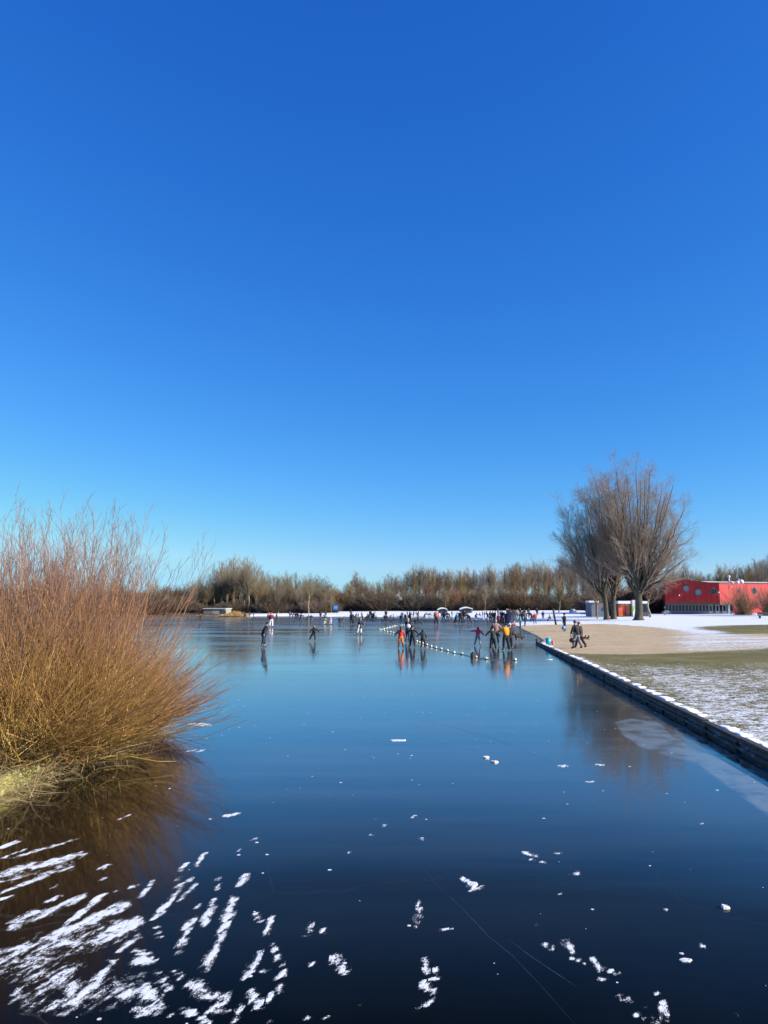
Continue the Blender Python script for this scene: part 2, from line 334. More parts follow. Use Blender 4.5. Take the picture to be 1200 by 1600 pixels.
# crumbs of rime all over
vo = k.new('ShaderNodeTexVoronoi'); k.l.new(P, vo.inputs['Vector']); vo.inputs['Scale'].default_value = 3.1
cn = k.noise(P, .9, 2); 
sz = k.math('MULTIPLY_ADD', k.step(cn, .46, .70), .07, .022)
cr = k.math('LESS_THAN', vo.outputs['Distance'], sz)
vo2 = k.new('ShaderNodeTexVoronoi'); k.l.new(P, vo2.inputs['Vector']); vo2.inputs['Scale'].default_value = 1.25
cr = k.math('MAXIMUM', cr, k.math('LESS_THAN', vo2.outputs['Distance'], k.math('MULTIPLY', k.step(k.noise(P, .5, 2), .32, .55), .028)))
cr = k.math('MULTIPLY', cr, k.math('GREATER_THAN', n2, .42))
# fine skate scratches: thin stretched noise lines
s1 = k.noise(k.mapv(P, (.35, 9, 1), (0, 0, 1.25)), 1.0, 2); s2 = k.noise(k.mapv(P, (.3, 11, 1), (0, 0, -1.0)), 1.0, 2)
ln = k.math('ADD', k.math('LESS_THAN', k.math('ABSOLUTE', k.math('SUBTRACT', s1, .56)), .0035), k.math('LESS_THAN', k.math('ABSOLUTE', k.math('SUBTRACT', s2, .60)), .0035))
vd = k.new('ShaderNodeTexVoronoi', feature='DISTANCE_TO_EDGE'); vm_ = k.new('ShaderNodeVectorMath', operation='MULTIPLY_ADD'); k.l.new(k.noise(P, .35, 4, out=1), vm_.inputs[0]); vm_.inputs[1].default_value = (2.2, 2.2, 0); k.l.new(P, vm_.inputs[2]); k.l.new(vm_.outputs[0], vd.inputs['Vector']); vd.inputs['Scale'].default_value = .16
ln = k.math('MULTIPLY', k.math('LESS_THAN', vd.outputs['Distance'], .0018), .085)
big = k.noise(k.mapv(P, (.25, 1.0, 1)), .22, 5, .6)
fstreak = k.noise(k.mapv(P, (.10, 1.4, 1)), .8, 5, .65)
fr = k.math('MULTIPLY', k.attr('frost'), k.math('MULTIPLY_ADD', k.attr('frost'), -.0, 1.0)) if False else k.math('MULTIPLY', k.attr('frost'), k.step(k.math('ADD', big, k.math('MULTIPLY', k.math('SUBTRACT', fstreak, .5), .5)), .15, .8))
pn = k.noise(P, 1.6, 5, .6); pl = k.math('MULTIPLY', k.attr('plate'), k.step(pn, .2, .6))
ed = k.math('MULTIPLY', k.attr('edge'), k.step(pn, .3, .7))
mt = k.math('MAXIMUM', k.math('MAXIMUM', k.math('MULTIPLY', fr, .62), k.math('MULTIPLY', pl, .62)), k.math('MULTIPLY', ed, .5))
mt = k.math('MAXIMUM', mt, k.math('MULTIPLY', ln, .5))
deep = k.ramp(k.noise(P, .5, 4), [(.3, (.0012, .0018, .0018)), (.7, (.0035, .0042, .0038))])
c = k.mix(mt, deep, (.27, .32, .335))
sn = k.math('MAXIMUM', sf, cr)
c = k.mix(sn, c, k.ramp(n2, [(.3, (.55, .60, .68)), (.6, (.88, .89, .92))]))
k.base(c)
rg = k.math('MULTIPLY_ADD', k.noise(P, 1.1, 4), .05, .025)
rg = k.math('ADD', rg, k.math('MULTIPLY', mt, .22)); rg = k.fmix(sn, rg, .9)
k.set(k.p.inputs['Roughness'], rg); k.p.inputs['IOR'].default_value = 1.36
bh = k.math('ADD', k.math('MULTIPLY', k.noise(P, .9, 3), .9), k.math('MULTIPLY', k.noise(P, 14, 3), .018))
b1 = k.new('ShaderNodeBump'); k.l.new(bh, b1.inputs['Height']); b1.inputs['Strength'].default_value = .35; b1.inputs['Distance'].default_value = .012
b2 = k.new('ShaderNodeBump'); k.l.new(k.math('MULTIPLY', sn, n1), b2.inputs['Height']); b2.inputs['Strength'].default_value = .9; b2.inputs['Distance'].default_value = .03
k.l.new(b1.outputs[0], b2.inputs['Normal']); k.l.new(b2.outputs[0], k.p.inputs['Normal'])
k.p.inputs['Specular IOR Level'].default_value = 0.0
gl = k.new('ShaderNodeBsdfGlossy'); k.set(gl.inputs['Roughness'], rg); gl.inputs['Color'].default_value = (1.0, .99, .90, 1); k.l.new(b1.outputs[0], gl.inputs['Normal'])
lw = k.new('ShaderNodeLayerWeight'); lw.inputs['Blend'].default_value = .5
G_ = lambda v: (v, v, v)
fac = k.ramp(lw.outputs['Facing'], [(.40, G_(.008)), (.53, G_(.014)), (.66, G_(.095)), (.72, G_(.255)), (.785, G_(.47)), (.895, G_(.73)), (1, G_(.95))])
fac = k.math('MULTIPLY', fac, k.math('SUBTRACT', 1.0, k.math('MULTIPLY', sn, .93)))
fac = k.math('MULTIPLY', fac, k.math('SUBTRACT', 1.0, k.math('MULTIPLY', mt, .45)))
ms = k.new('ShaderNodeMixShader'); k.l.new(fac, ms.inputs[0]); k.l.new(k.p.outputs[0], ms.inputs[1]); k.l.new(gl.outputs[0], ms.inputs[2])
k.l.new(ms.outputs[0], k.n['Material Output'].inputs[0])
tag(link('frozen_lake', me_i, k.m), 'dark glossy ice of the frozen lake with snow drifts', kind='structure')
#@@PART2@@
# ------------------------------------------------------------------ retaining wall on the right bank
M_TIMBER = plain('dark_wet_timber', (.045, .035, .028), .75, .35, 9, .4)
M_SNOW = plain('snow', (.84, .85, .88), .9, .04, 8, .5)
def wallpt(s, off, z): # s metres along from W0, off to the right
    n = np.array((wdir[1], -wdir[0])); p = W0 + wdir * s + n * off; return Vector((p[0], p[1], z))
L = float(np.linalg.norm(W1 - W0)); s0 = -56.0
k = NT('frosted_timber_face'); P = k.obj()
n = k.noise(k.mapv(P, (1, 1, 3)), 3.2, 5, .65); n2 = k.noise(P, 22, 3)
wood = k.ramp(n2, [(.3, (.02, .017, .014)), (.7, (.065, .05, .04))])
k.base(k.mix(k.math('MULTIPLY', k.step(n, .52, .66), .75), wood, (.20, .22, .26))); k.p.inputs['Roughness'].default_value = .7; k.bump(n2, .4); M_FACE = k.m
wall = empty('retaining_wall', (W0[0], W0[1], 0), label='long dark timber retaining wall with frost edging the ice along the right bank', cat='retaining wall')
def wobj(name, bm, mat, smooth=False):
    o = bm.build(name, mat, wall, smooth); o.data.transform(Matrix.Translation((-W0[0], -W0[1], 0))); return o
segs = []; q = s0
while q < L: segs.append((q, min(q + 2.45, L))); q += 2.5
face = MB(); cap = MB(); wal = MB()
ang = math.atan2(wdir[1], wdir[0])
for (a, b) in segs:
    c = wallpt((a + b) / 2, 0, 0); hw = float(hwall(c.y)); ln_ = b - a; j = random.uniform(-.012, .012)
    face.box(wallpt((a + b) / 2, -.02 + j, hw / 2 - .12), (ln_ + .04, .07, hw + .16), ang)
    cap.box(wallpt((a + b) / 2, .03 + j, hw + .005 + random.uniform(-.01, .01)), (ln_, .16, .05), ang + random.uniform(-.006, .006))
    wal.box(wallpt((a + b) / 2, -.10 + j, hw * .40), (ln_ + .03, .07, .06), ang)
wobj('wall_face', face, M_FACE); wobj('cap_board', cap, M_TIMBER); wobj('waling_beam', wal, M_FACE)
po = MB()
for i in range(int((L - s0) / 2.2)):
    p = wallpt(s0 + i * 2.2 + random.uniform(-.4, .4), -.10, 0); hw = float(hwall(p.y)); po.tube([(p.x, p.y, -.3), (p.x, p.y, hw * random.uniform(.3, .95))], .04, 7)
o = wobj('pile_row', po, M_TIMBER); o['kind'] = 'stuff'
# end post with stones
mb = MB(); p = wallpt(L + .1, -.05, 0); mb.tube([(p.x, p.y, -.2), (p.x, p.y, .45), (p.x, p.y, .47)], [.09, .085, .05], 9); wobj('end_post', mb, M_TIMBER)
# snow heaped along the wall top
V = []; Qs = []; N = 900
sv = np.linspace(-30, L - 1, N); r = np.convolve(rng.random(N + 20), np.ones(7) / 7, 'same')[10:N + 10]; r = np.clip((r - .5) * 2.5 + .5, 0, 1)
sm_r = np.convolve(rng.random(N + 20), np.ones(5) / 5, 'same')[10:N + 10]
lump = .62 * np.clip((sm_r - .44) * 5.0, 0, 1) * (.7 + .3 * rng.random(N))
for i, s_ in enumerate(sv):
    c = wallpt(s_, 0, 0); hw = float(hwall(c.y)); a = lump[i]; w_ = .03 + .11 * a
    for q, (o_, h_) in enumerate(((.10 - .05 * a, -.03), (.11 - .06 * a, .035 * a + .02 * (a > .08)), (.16 + .2 * w_, .09 * a + .005), (.30 + w_ * (.8 + r[i]), .06 * a), (.40 + w_ * (1.6 + r[i] * 2), -.06))):
        V.append(wallpt(s_, o_, hw + h_ - (.12 if a < .08 else 0)))
for i in range(N - 1):
    for q in range(4): Qs.append((i * 5 + q, i * 5 + q + 1, (i + 1) * 5 + q + 1, (i + 1) * 5 + q))
tag(link('snow_bank', mesh_quads('snow_bank', [tuple(v) for v in V], Qs), M_SNOW), 'lumpy strip of snow lying on the top of the retaining wall', kind='stuff')

# ------------------------------------------------------------------ tube batches for bare branches
class TB:
    def __init__(s): s.V = []; s.Q = []; s.T = []; s.n = 0
    def add(s, P, R, T=None, sides=3):
        n, kk, _ = P.shape
        if n == 0: return
        ax = P[:, -1] - P[:, 0]; ax /= np.linalg.norm(ax, axis=1, keepdims=True) + 1e-9
        ref = np.where(np.abs(ax[:, 2:3]) > .9, np.array([[0, 1., 0]]), np.array([[0, 0, 1.]]))
        u = np.cross(ax, ref); u /= np.linalg.norm(u, axis=1, keepdims=True) + 1e-9; w = np.cross(ax, u)
        a = 2 * np.pi * np.arange(sides) / sides
        ring = u[:, None, :] * np.cos(a)[None, :, None] + w[:, None, :] * np.sin(a)[None, :, None]
        V = P[:, :, None, :] + ring[:, None] * R[:, :, None, None]
        base = s.n + np.arange(n)[:, None, None] * kk * sides; i = np.arange(kk - 1)[None, :, None] * sides; j = np.arange(sides)[None, None, :]; j2 = (j + 1) % sides
        Q = np.stack([base + i + j, base + i + j2, base + i + sides + j2, base + i + sides + j], -1).reshape(-1, 4)
        s.V.append(V.reshape(-1, 3)); s.Q.append(Q); s.n += n * kk * sides
        if T is None: T = np.zeros((n, kk))
        s.T.append(np.repeat(T.reshape(n, kk, 1), sides, 2).ravel())
    def mesh(s, name):
        me = mesh_quads(name, np.concatenate(s.V), np.concatenate(s.Q)); fattr(me, 't', np.concatenate(s.T)); return me
def unit(v): return v / (np.linalg.norm(v, axis=-1, keepdims=True) + 1e-9)
def curve(start, d, Ln, k, up, jit, g, out=None):
    n = len(start); P = np.zeros((n, k, 3)); P[:, 0] = start; d = unit(d)
    for i in range(1, k):
        P[:, i] = P[:, i - 1] + d * (Ln / (k - 1))[:, None]
        d = unit(d + np.array((0, 0, up)) / (k - 1) + g.normal(0, jit, (n, 3)))
    return P
def grow(P, R, m, t0, t1, ang, l0, l1, k, up, rf, jit, g, rmin=.004):
    n, kk, _ = P.shape; idx = np.repeat(np.arange(n), m)
    t = t0 + (t1 - t0) * ((np.tile(np.arange(m), n) + g.random(n * m)) / m); f = t * (kk - 1); i = np.minimum(f.astype(int), kk - 2); fr_ = (f - i)[:, None]
    st_ = P[idx, i] * (1 - fr_) + P[idx, i + 1] * fr_; rr = R[idx, i] * (1 - fr_[:, 0]) + R[idx, i + 1] * fr_[:, 0]
    tan = unit(P[idx, i + 1] - P[idx, i]); rv = g.normal(size=(n * m, 3)); pr = unit(rv - (rv * tan).sum(1, keepdims=True) * tan)
    a = np.radians(ang) * (.7 + .6 * g.random(n * m))[:, None]; d = tan * np.cos(a) + pr * np.sin(a)
    Ln = (l0 * (1 - t) + l1) * (.6 + .7 * g.random(n * m))
    C = curve(st_, d, Ln, k, up, jit, g); r0 = np.maximum(rr * rf, rmin); taper = np.linspace(1, .3, k)[None]
    return C, np.maximum(r0[:, None] * taper, rmin * .6), t
def limbs_to(base, targets, k, g, r0, bend=.6, jit=.12):
    n = len(targets); P = np.zeros((n, k, 3)); h = np.linspace(0, 1, k)[None, :, None]
    b = np.broadcast_to(base, (n, 3)) if np.ndim(base) == 1 else base
    v = targets - b; up = np.zeros((n, 3)); up[:, 2] = np.linalg.norm(v, axis=1) * bend
    flat = v.copy(); flat[:, 2] *= .45; c1 = b + flat * .38 + up * .10
    P = (1 - h) ** 2 * b[:, None] + 2 * h * (1 - h) * c1[:, None] + h ** 2 * targets[:, None]
    w = g.normal(0, jit, (n, k, 3)) * np.sin(np.pi * h) ; P = P + w
    return P, (r0[:, None] if np.ndim(r0) else r0) * np.linspace(1, .18, k)[None] * np.ones((n, 1))

M_BARK_BIG = bark('grey_brown_bark', (.045, .036, .022), (.12, .098, .06), rnd=.05)
M_TWIG_BIG = bark('twig_brown', (.22, .165, .12), (.37, .285, .21), rnd=.05)
def big_tree(name, base, H, targets_fn, fork_z, r0, seed, label, trunk_lean=(0, 0), nl=12):
    g = np.random.default_rng(seed); root = empty(name, base, label=label, cat='tree', group='tall bare trees by the beach')
    tb = TB(); lx, ly = trunk_lean
    zz = np.array([-.3, 0, .25, .7, 1.5, fork_z * .6, fork_z]); rr = r0 * np.array([1.9, 1.7, 1.3, 1.08, 1.0, .95, .9])
    P = np.stack([lx * zz / fork_z, ly * zz / fork_z, zz], -1)[None]; P[0, 3:, 0] += g.normal(0, .05, 4); tb.add(P, rr[None], sides=10)
    top = P[0, -1]
    TG = targets_fn(g, nl); bases = np.repeat(top[None], nl, 0); bases[:, 2] += g.uniform(-fork_z * .28, .4, nl)
    LP, LR = limbs_to(bases, TG, 16, g, r0 * g.uniform(.22, .45, nl), jit=.14)
    LR = np.maximum(LR, .02)
    tb.add(LP, LR, sides=6); link('trunk', tb.mesh('trunk'), M_BARK_BIG, root)
    tc = TB(); A1, B1, t1 = grow(LP, LR, 12, .18, .995, 30, 5.0, 2.3, 9, .45, .55, .05, g, .012); tc.add(A1, B1, sides=4)
    A2, B2, t2 = grow(A1, B1, 8, .15, .99, 32, 1.9, 1.0, 6, .4, .6, .07, g, .009); tc.add(A2, B2)
    A3, B3, t3 = grow(A2, B2, 5, .1, 1, 34, .9, .5, 4, .3, .6, .1, g, .0105); tc.add(A3, B3)
    A4, B4, t4 = grow(A3, B3, 1, .2, .9, 36, .4, .3, 3, .2, .7, .1, g, .009); tc.add(A4, B4)
    link('crown', tc.mesh('crown'), M_TWIG_BIG, root); return root
def envelope(cx, cz, rx, rz, ry, amin, amax, dx=0):
    def fn(g, n):
        th = np.radians(np.linspace(amin, amax, n)) + g.normal(0, .04, n); ph = g.uniform(-1, 1, n)
        rs = .90 + .14 * g.random(n); rs[1:-1:3] *= .78
        return np.stack([cx + rx * np.sign(np.sin(th)) * np.abs(np.sin(th)) ** .78 * rs, ry * ph * np.sqrt(np.clip(1.1 - (np.sin(th)) ** 2 * .6, .1, 1)), cz + rz * np.sign(np.cos(th)) * np.abs(np.cos(th)) ** .85 * rs], -1)
    return fn
bC = gp(998, 969); bA = gp(948, 968.3); bB = gp(963, 968.0)
print('tree bases', bC, bA, bB)
sc_ = bC.y / F_PX
big_tree('tall_bare_tree', bC, 22, envelope(-.9, 12.0, 8.3, 11.7, 5.0, -52, 98), 4.6, .60, 11, 'tall bare vase-shaped tree with the thickest trunk, rightmost of the three by the beach', (.1, 0), 27)
big_tree('tall_bare_tree', bA, 18, envelope(-1.2, 10.4, 5.5, 10.6, 4.5, -98, 28), 4.4, .40, 23, 'tall bare tree leaning left, leftmost of the three trunks beside the beach', (-.2, 0), 19)
big_tree('tall_bare_tree', bB + Vector((0, 1.5, 0)), 20, envelope(1.0, 11.6, 5.0, 12.4, 4.5, -50, 48), 4.2, .42, 37, 'tall bare tree with a forked trunk, middle of the three beside the beach', (.15, 0), 19)

# ------------------------------------------------------------------ woodland belt behind the lake
def bare_variant(i, style):
    g = np.random.default_rng(100 + i); H = 10.0
    tt = TB(); fk = g.uniform(1.2, 2.6); lean = g.normal(0, .25, 2)
    zz = np.array([-.3, 0, .6, fk, H * .55, H * .85]); P = np.stack([lean[0] * zz / 5, lean[1] * zz / 5, zz], -1)[None]
    P[0, 3:, :2] += g.normal(0, .18, (3, 2)); r0 = g.uniform(.12, .17); rr = np.array([1.5, 1.35, 1, .85, .5, .15]) * r0; tt.add(P, rr[None], sides=7)
    nl = 15; th = np.radians(g.uniform(4, 62, nl)) * g.choice([-1, 1], nl); az = g.uniform(0, np.pi, nl)
    if style == 'tall': RX, cz, rz = 1.9, 5.0, 5.3
    elif style == 'round': RX, cz, rz = 3.4, 5.2, 4.6
    else: RX, cz, rz = 2.8, 5.0, 5.0
    sn_, cs_ = np.sin(th), np.cos(th); rs = g.uniform(.7, 1.0, nl)
    TG = np.stack([RX * sn_ * np.cos(az) * rs * 1.15, RX * sn_ * np.sin(az) * rs * 1.15, cz + rz * cs_ * rs - (1.5 if style == 'round' else 0) * np.abs(sn_)], -1)
    bz = g.uniform(fk, H * .5, nl); bases = np.stack([np.interp(bz, P[0, :, 2], P[0, :, 0]), np.interp(bz, P[0, :, 2], P[0, :, 1]), bz], -1)
    TG[:, 2] = np.maximum(TG[:, 2], bz + 1.2)
    LP, LR = limbs_to(bases, TG, 8, g, np.full(nl, r0 * .5), bend=.5, jit=.08)
    tc = TB(); tc.add(LP, np.maximum(LR, .02), sides=4)
    A1, B1, _ = grow(LP, LR, 8, .1, .98, 27, 2.2, .8, 5, .55, .6, .08, g, .022); tc.add(A1, B1)
    A2, B2, _ = grow(A1, B1, 5, .1, 1, 30, .9, .5, 3, .45, .7, .1, g, .018); tc.add(A2, B2)
    return tt.mesh('trunk'), tc.mesh('crown')
M_FT = bark('woodland_trunk', (.14, .115, .08), (.34, .30, .22), rnd=.3)
M_FC = bark('woodland_twigs', (.15, .112, .068), (.28, .21, .13), rnd=.3)
M_FR = bark('reddish_twigs', (.14, .082, .055), (.26, .16, .11), rnd=.2)
M_FO = bark('olive_twigs', (.15, .12, .065), (.27, .215, .125), rnd=.2)
VAR = {'tall': [bare_variant(i, 'tall') for i in range(5)], 'mid': [bare_variant(10 + i, 'mid') for i in range(4)], 'round': [bare_variant(20 + i, 'round') for i in range(4)]}
for st_, lst in VAR.items():
    for (a, b) in lst: a.materials.append(M_FT); b.materials.append(M_FC)
tree_n = [0]
def zone(x):
    for lim, w in ((100, 'behind the left edge of the willow bush'), (200, 'behind the middle of the willow bush'), (285, 'behind the right side of the willow bush'), (335, 'behind the white culvert'), (365, 'left of the highest crowns'), (400, 'among the highest crowns'), (440, 'behind the left shore group'), (480, 'behind the seated figures'), (524, 'beside the blue sign'), (556, 'beside the white hall'),
        (590, 'right of the white hall'), (625, 'behind the sledging children'), (660, 'behind the buoy ring'), (700, 'behind the salmon jacket skater'), (745, 'behind the snow roofed shelter'), (785, 'left of the dark tent'), (825, 'behind the dark tent'), (865, 'behind the beach crowd'), (900, 'left of the tall trees'), (960, 'behind the left tall trunks'), (1040, 'behind the kiosks'), (1080, 'above the left hall end'), (1130, 'above the corner of the red hall'), (1170, 'above the white roof vents'), (1400, 'above the right hall end')):
        if x < lim: return w
def wood_tree(pxx, ytop, D, style, label, group, wide=1.0, mat=None, cat='tree', name='bare_tree', base_z=None):
    if group and 'left' not in group: ytop += random.choice([-4, 0, 0, 2, 6])
    tree_n[0] += 1; v = VAR[style][tree_n[0] % len(VAR[style])]
    top = at_depth(pxx, ytop, D); z0 = float(height(top.x, top.y)) if base_z is None else base_z; h = max(top.z - z0, 1.0) / 10.2
    root = empty(name, (top.x, top.y, z0), random.uniform(0, 6.28), (h * wide * 1.0, h * wide * 1.0, h), label + (', ' + zone(pxx) if group else ''), cat, group)
    for nm, me in (('trunk', v[0]), ('crown', v[1])):
        o = bpy.data.objects.new(nm, me); COL.objects.link(o); o.parent = root
        if nm == 'crown' and mat: o.material_slots[0].link = 'OBJECT'; o.material_slots[0].material = mat
    return root
GL = 'bare trees of the wood on the far left shore'; GM = 'bare trees of the belt behind the far shore'; GR = 'bare trees behind the red building'
LL = 'leafless brown tree of the left wood'
LM = 'tall leafless tree of the far belt'
LR_ = 'leafless tree of the right wood'
tops_L = [(262,912),(276,915),(290,908),(302,903),(314,898),(326,894),(337,886),(347,876),(357,870),(368,864),(380,866),(391,869),(402,878),(412,888),(424,893),(436,894),(448,889),(460,892),(472,896),(484,894),(496,895),(507,899),(516,906),(523,916)]
for i, (x, y) in enumerate(tops_L):
    wood_tree(x, y, 196 + (i * 37) % 22, 'mid' if i % 3 else 'round', LL, GL, 1.0)
for i, x in enumerate(range(256, 524, 9)):   # second row, lower
    yt = np.interp(x, [p[0] for p in tops_L], [p[1] for p in tops_L])
    wood_tree(x + random.uniform(-3, 3), min(yt + random.uniform(10, 24), 930), 184 + random.uniform(-3, 5), 'round', LL, GL, .95, M_FO if i % 2 else None)
tops_M = [(541,912),(549,903),(556,896),(564,899),(572,906),(582,909),(592,911),(601,905),(609,890),(618,894),(628,896),(638,889),(647,880),(655,884),(662,882),(670,889),(677,880),(686,888),(694,892),(702,893),(711,886),(720,890),(727,884),(736,879),(745,889),(754,886),(763,876),(772,880),(781,889),(789,882),(797,880),(805,872),(813,878),(821,884),(832,870),(842,880),(851,871),(860,882),(869,884),(878,872),(888,864),(898,870),(910,878),(922,885),(936,880),(950,885),(966,884),(984,888),(1002,886),(1020,892),(1036,890)]
for i, (x, y) in enumerate(tops_M):
    wood_tree(x, y, 212 + (i * 53) % 26, 'tall' if i % 4 else 'mid', LM, GM, 1.0 if i % 4 else .8, M_FR if i % 7 == 2 else None)
    if i % 2 == 0: wood_tree(x + 4, y + random.uniform(10, 22), 232 + random.uniform(0, 10), 'mid', LM, GM, .8)
for i, x in enumerate(range(545, 900, 15)):
    wood_tree(x + random.uniform(-4, 4), random.uniform(905, 924), 205 + random.uniform(-2, 5), 'round', 'low round leafless tree fronting the far belt', 'low round trees along the front of the far belt', .95, [M_FO, None, M_FR][i % 3])
tops_R = [(1052,892),(1061,886),(1069,884),(1078,888),(1087,892),(1097,891),(1106,892),(1116,895),(1124,887),(1132,878),(1141,880),(1150,877),(1158,880),(1166,872),(1174,876),(1181,867),(1190,869),(1198,864),(1208,868),(1220,870),(1234,868)]
for i, (x, y) in enumerate(tops_R): wood_tree(x, y, 250 + (i * 31) % 20, 'mid' if i % 2 else 'tall', LR_, GR, .95)
# undergrowth: dense low shrubs at the foot of the woods
def shrub_mesh(seed, n=170, spread=1.0):
    g = np.random.default_rng(seed); tb = TB(); b = np.zeros((n, 3)); b[:, 0] = g.normal(0, .35, n); b[:, 1] = g.normal(0, .3, n)
    th = np.radians(g.uniform(0, 62, n)); az = g.uniform(0, 2 * np.pi, n); d = np.stack([np.sin(th) * np.cos(az), np.sin(th) * np.sin(az), np.cos(th)], -1)
    P = curve(b, d, g.uniform(1.6, 3.0, n), 6, .35, .05, g); R = .028 * np.linspace(1, .4, 6)[None] * np.ones((n, 1)); tb.add(P, R, np.linspace(0, .6, 6)[None] * np.ones((n, 1)))
    A, B, _ = grow(P, R, 7, .25, 1, 35, .8, .4, 3, .2, .7, .1, g, .016); tb.add(A, B, np.ones((len(A), 3)) * np.array([.6, .8, 1.])); return tb.mesh('stems')
M_SH = bark('undergrowth_twigs', (.08, .06, .04), (.17, .13, .088), rnd=.3)
SHR = [shrub_mesh(300 + i) for i in range(4)]
for m_ in SHR: m_.materials.append(M_SH)
cnt = 0
def shrub(pxx, D, h, label, group, wide=1.6, mat=None, name='bare_shrub', me=None, z=None, cat='shrub'):
    global cnt; cnt += 1
    p = at_depth(pxx, 940, D); z0 = float(height(p.x, p.y)) if z is None else z
    o = bpy.data.objects.new(name, me or SHR[cnt % 4]); COL.objects.link(o); o.location = (p.x, p.y, z0); o.rotation_euler = (0, 0, random.uniform(0, 6.28))
    o.scale = (h / 2.6 * wide, h / 2.6 * wide, h / 2.6)
    if mat: o.material_slots[0].link = 'OBJECT'; o.material_slots[0].material = mat
    return tag(o, label + (', ' + zone(pxx) if group else ''), cat, group)
for i, x in enumerate(range(250, 530, 8)): shrub(x + random.uniform(-3, 3), 181 + random.uniform(-2, 6), random.uniform(1.4, 3.6), 'low brown thicket under the left wood', 'thickets under the left wood', 1.6, M_FR if i % 5 == 0 else None)
for i, x in enumerate(range(258, 530, 12)): shrub(x + random.uniform(-3, 3), 224, random.uniform(4.5, 7.5), 'tall brown thicket deep in the left wood', 'thickets inside the left wood', 1.3)
for i, x in enumerate(range(524, 925, 8)): shrub(x + random.uniform(-3, 3), 203 + random.uniform(-3, 5), random.uniform(1.8, 5.2), 'low brown thicket under the far belt', 'thickets under the far belt', 1.6, M_FR if i % 6 == 0 else None)
for i, x in enumerate(range(930, 1050, 10)): shrub(x + random.uniform(-3, 3), 165 + random.uniform(-3, 5), random.uniform(3.5, 6), 'reddish brown thicket', 'thickets behind the kiosks', 1.7, M_FR if i % 3 == 0 else None)
#@@PART3@@
for i, x in enumerate(range(1050, 1240, 11)): shrub(x, 238 + random.uniform(-3, 3), random.uniform(5, 8), 'tall brown thicket', 'thickets behind the red building', 1.3)
for i, x in enumerate(range(-30, 256, 13)):
    wood_tree(x + random.uniform(-3, 3), random.uniform(900, 918), 165 + random.uniform(0, 12), 'mid', 'distant leafless tree', 'trees behind the willow bush', 1.1)
    shrub(x, 160, random.uniform(3, 5), 'distant brown thicket', 'thickets behind the willow bush', 2.0)
# single trees standing in front of the woods
wood_tree(872, 907, 178, 'round', 'small round olive tree with a pale trunk left of the tall beach trees', None, 1.15, M_FO)
wood_tree(1013, 892, 131, 'round', 'reddish bare tree right of the thick trunk before the red hall', None, 1.5, M_FR)
wood_tree(931, 893, 126, 'round', 'spreading bare tree left of the beach trees beside the grey kiosk', None, 1.1)
wood_tree(483, 900, 176, 'round', 'leaning pale-trunked tree on the left snow bank', None, .9, M_FO)
wood_tree(436, 904, 178, 'round', 'forked pale-trunked tree near the left end of the snow bank', None, .9, M_FO)
wood_tree(757, 912, 196, 'round', 'slim pale-trunked tree behind the snow roofed shelter', None, .8)
wood_tree(695, 914, 196, 'round', 'slim pale-trunked tree behind the skater in the salmon jacket', None, .8)
wood_tree(86, 858, 62, 'round', 'dense reddish dome-shaped tree rising behind the willow bush', None, 1.0, M_FR)

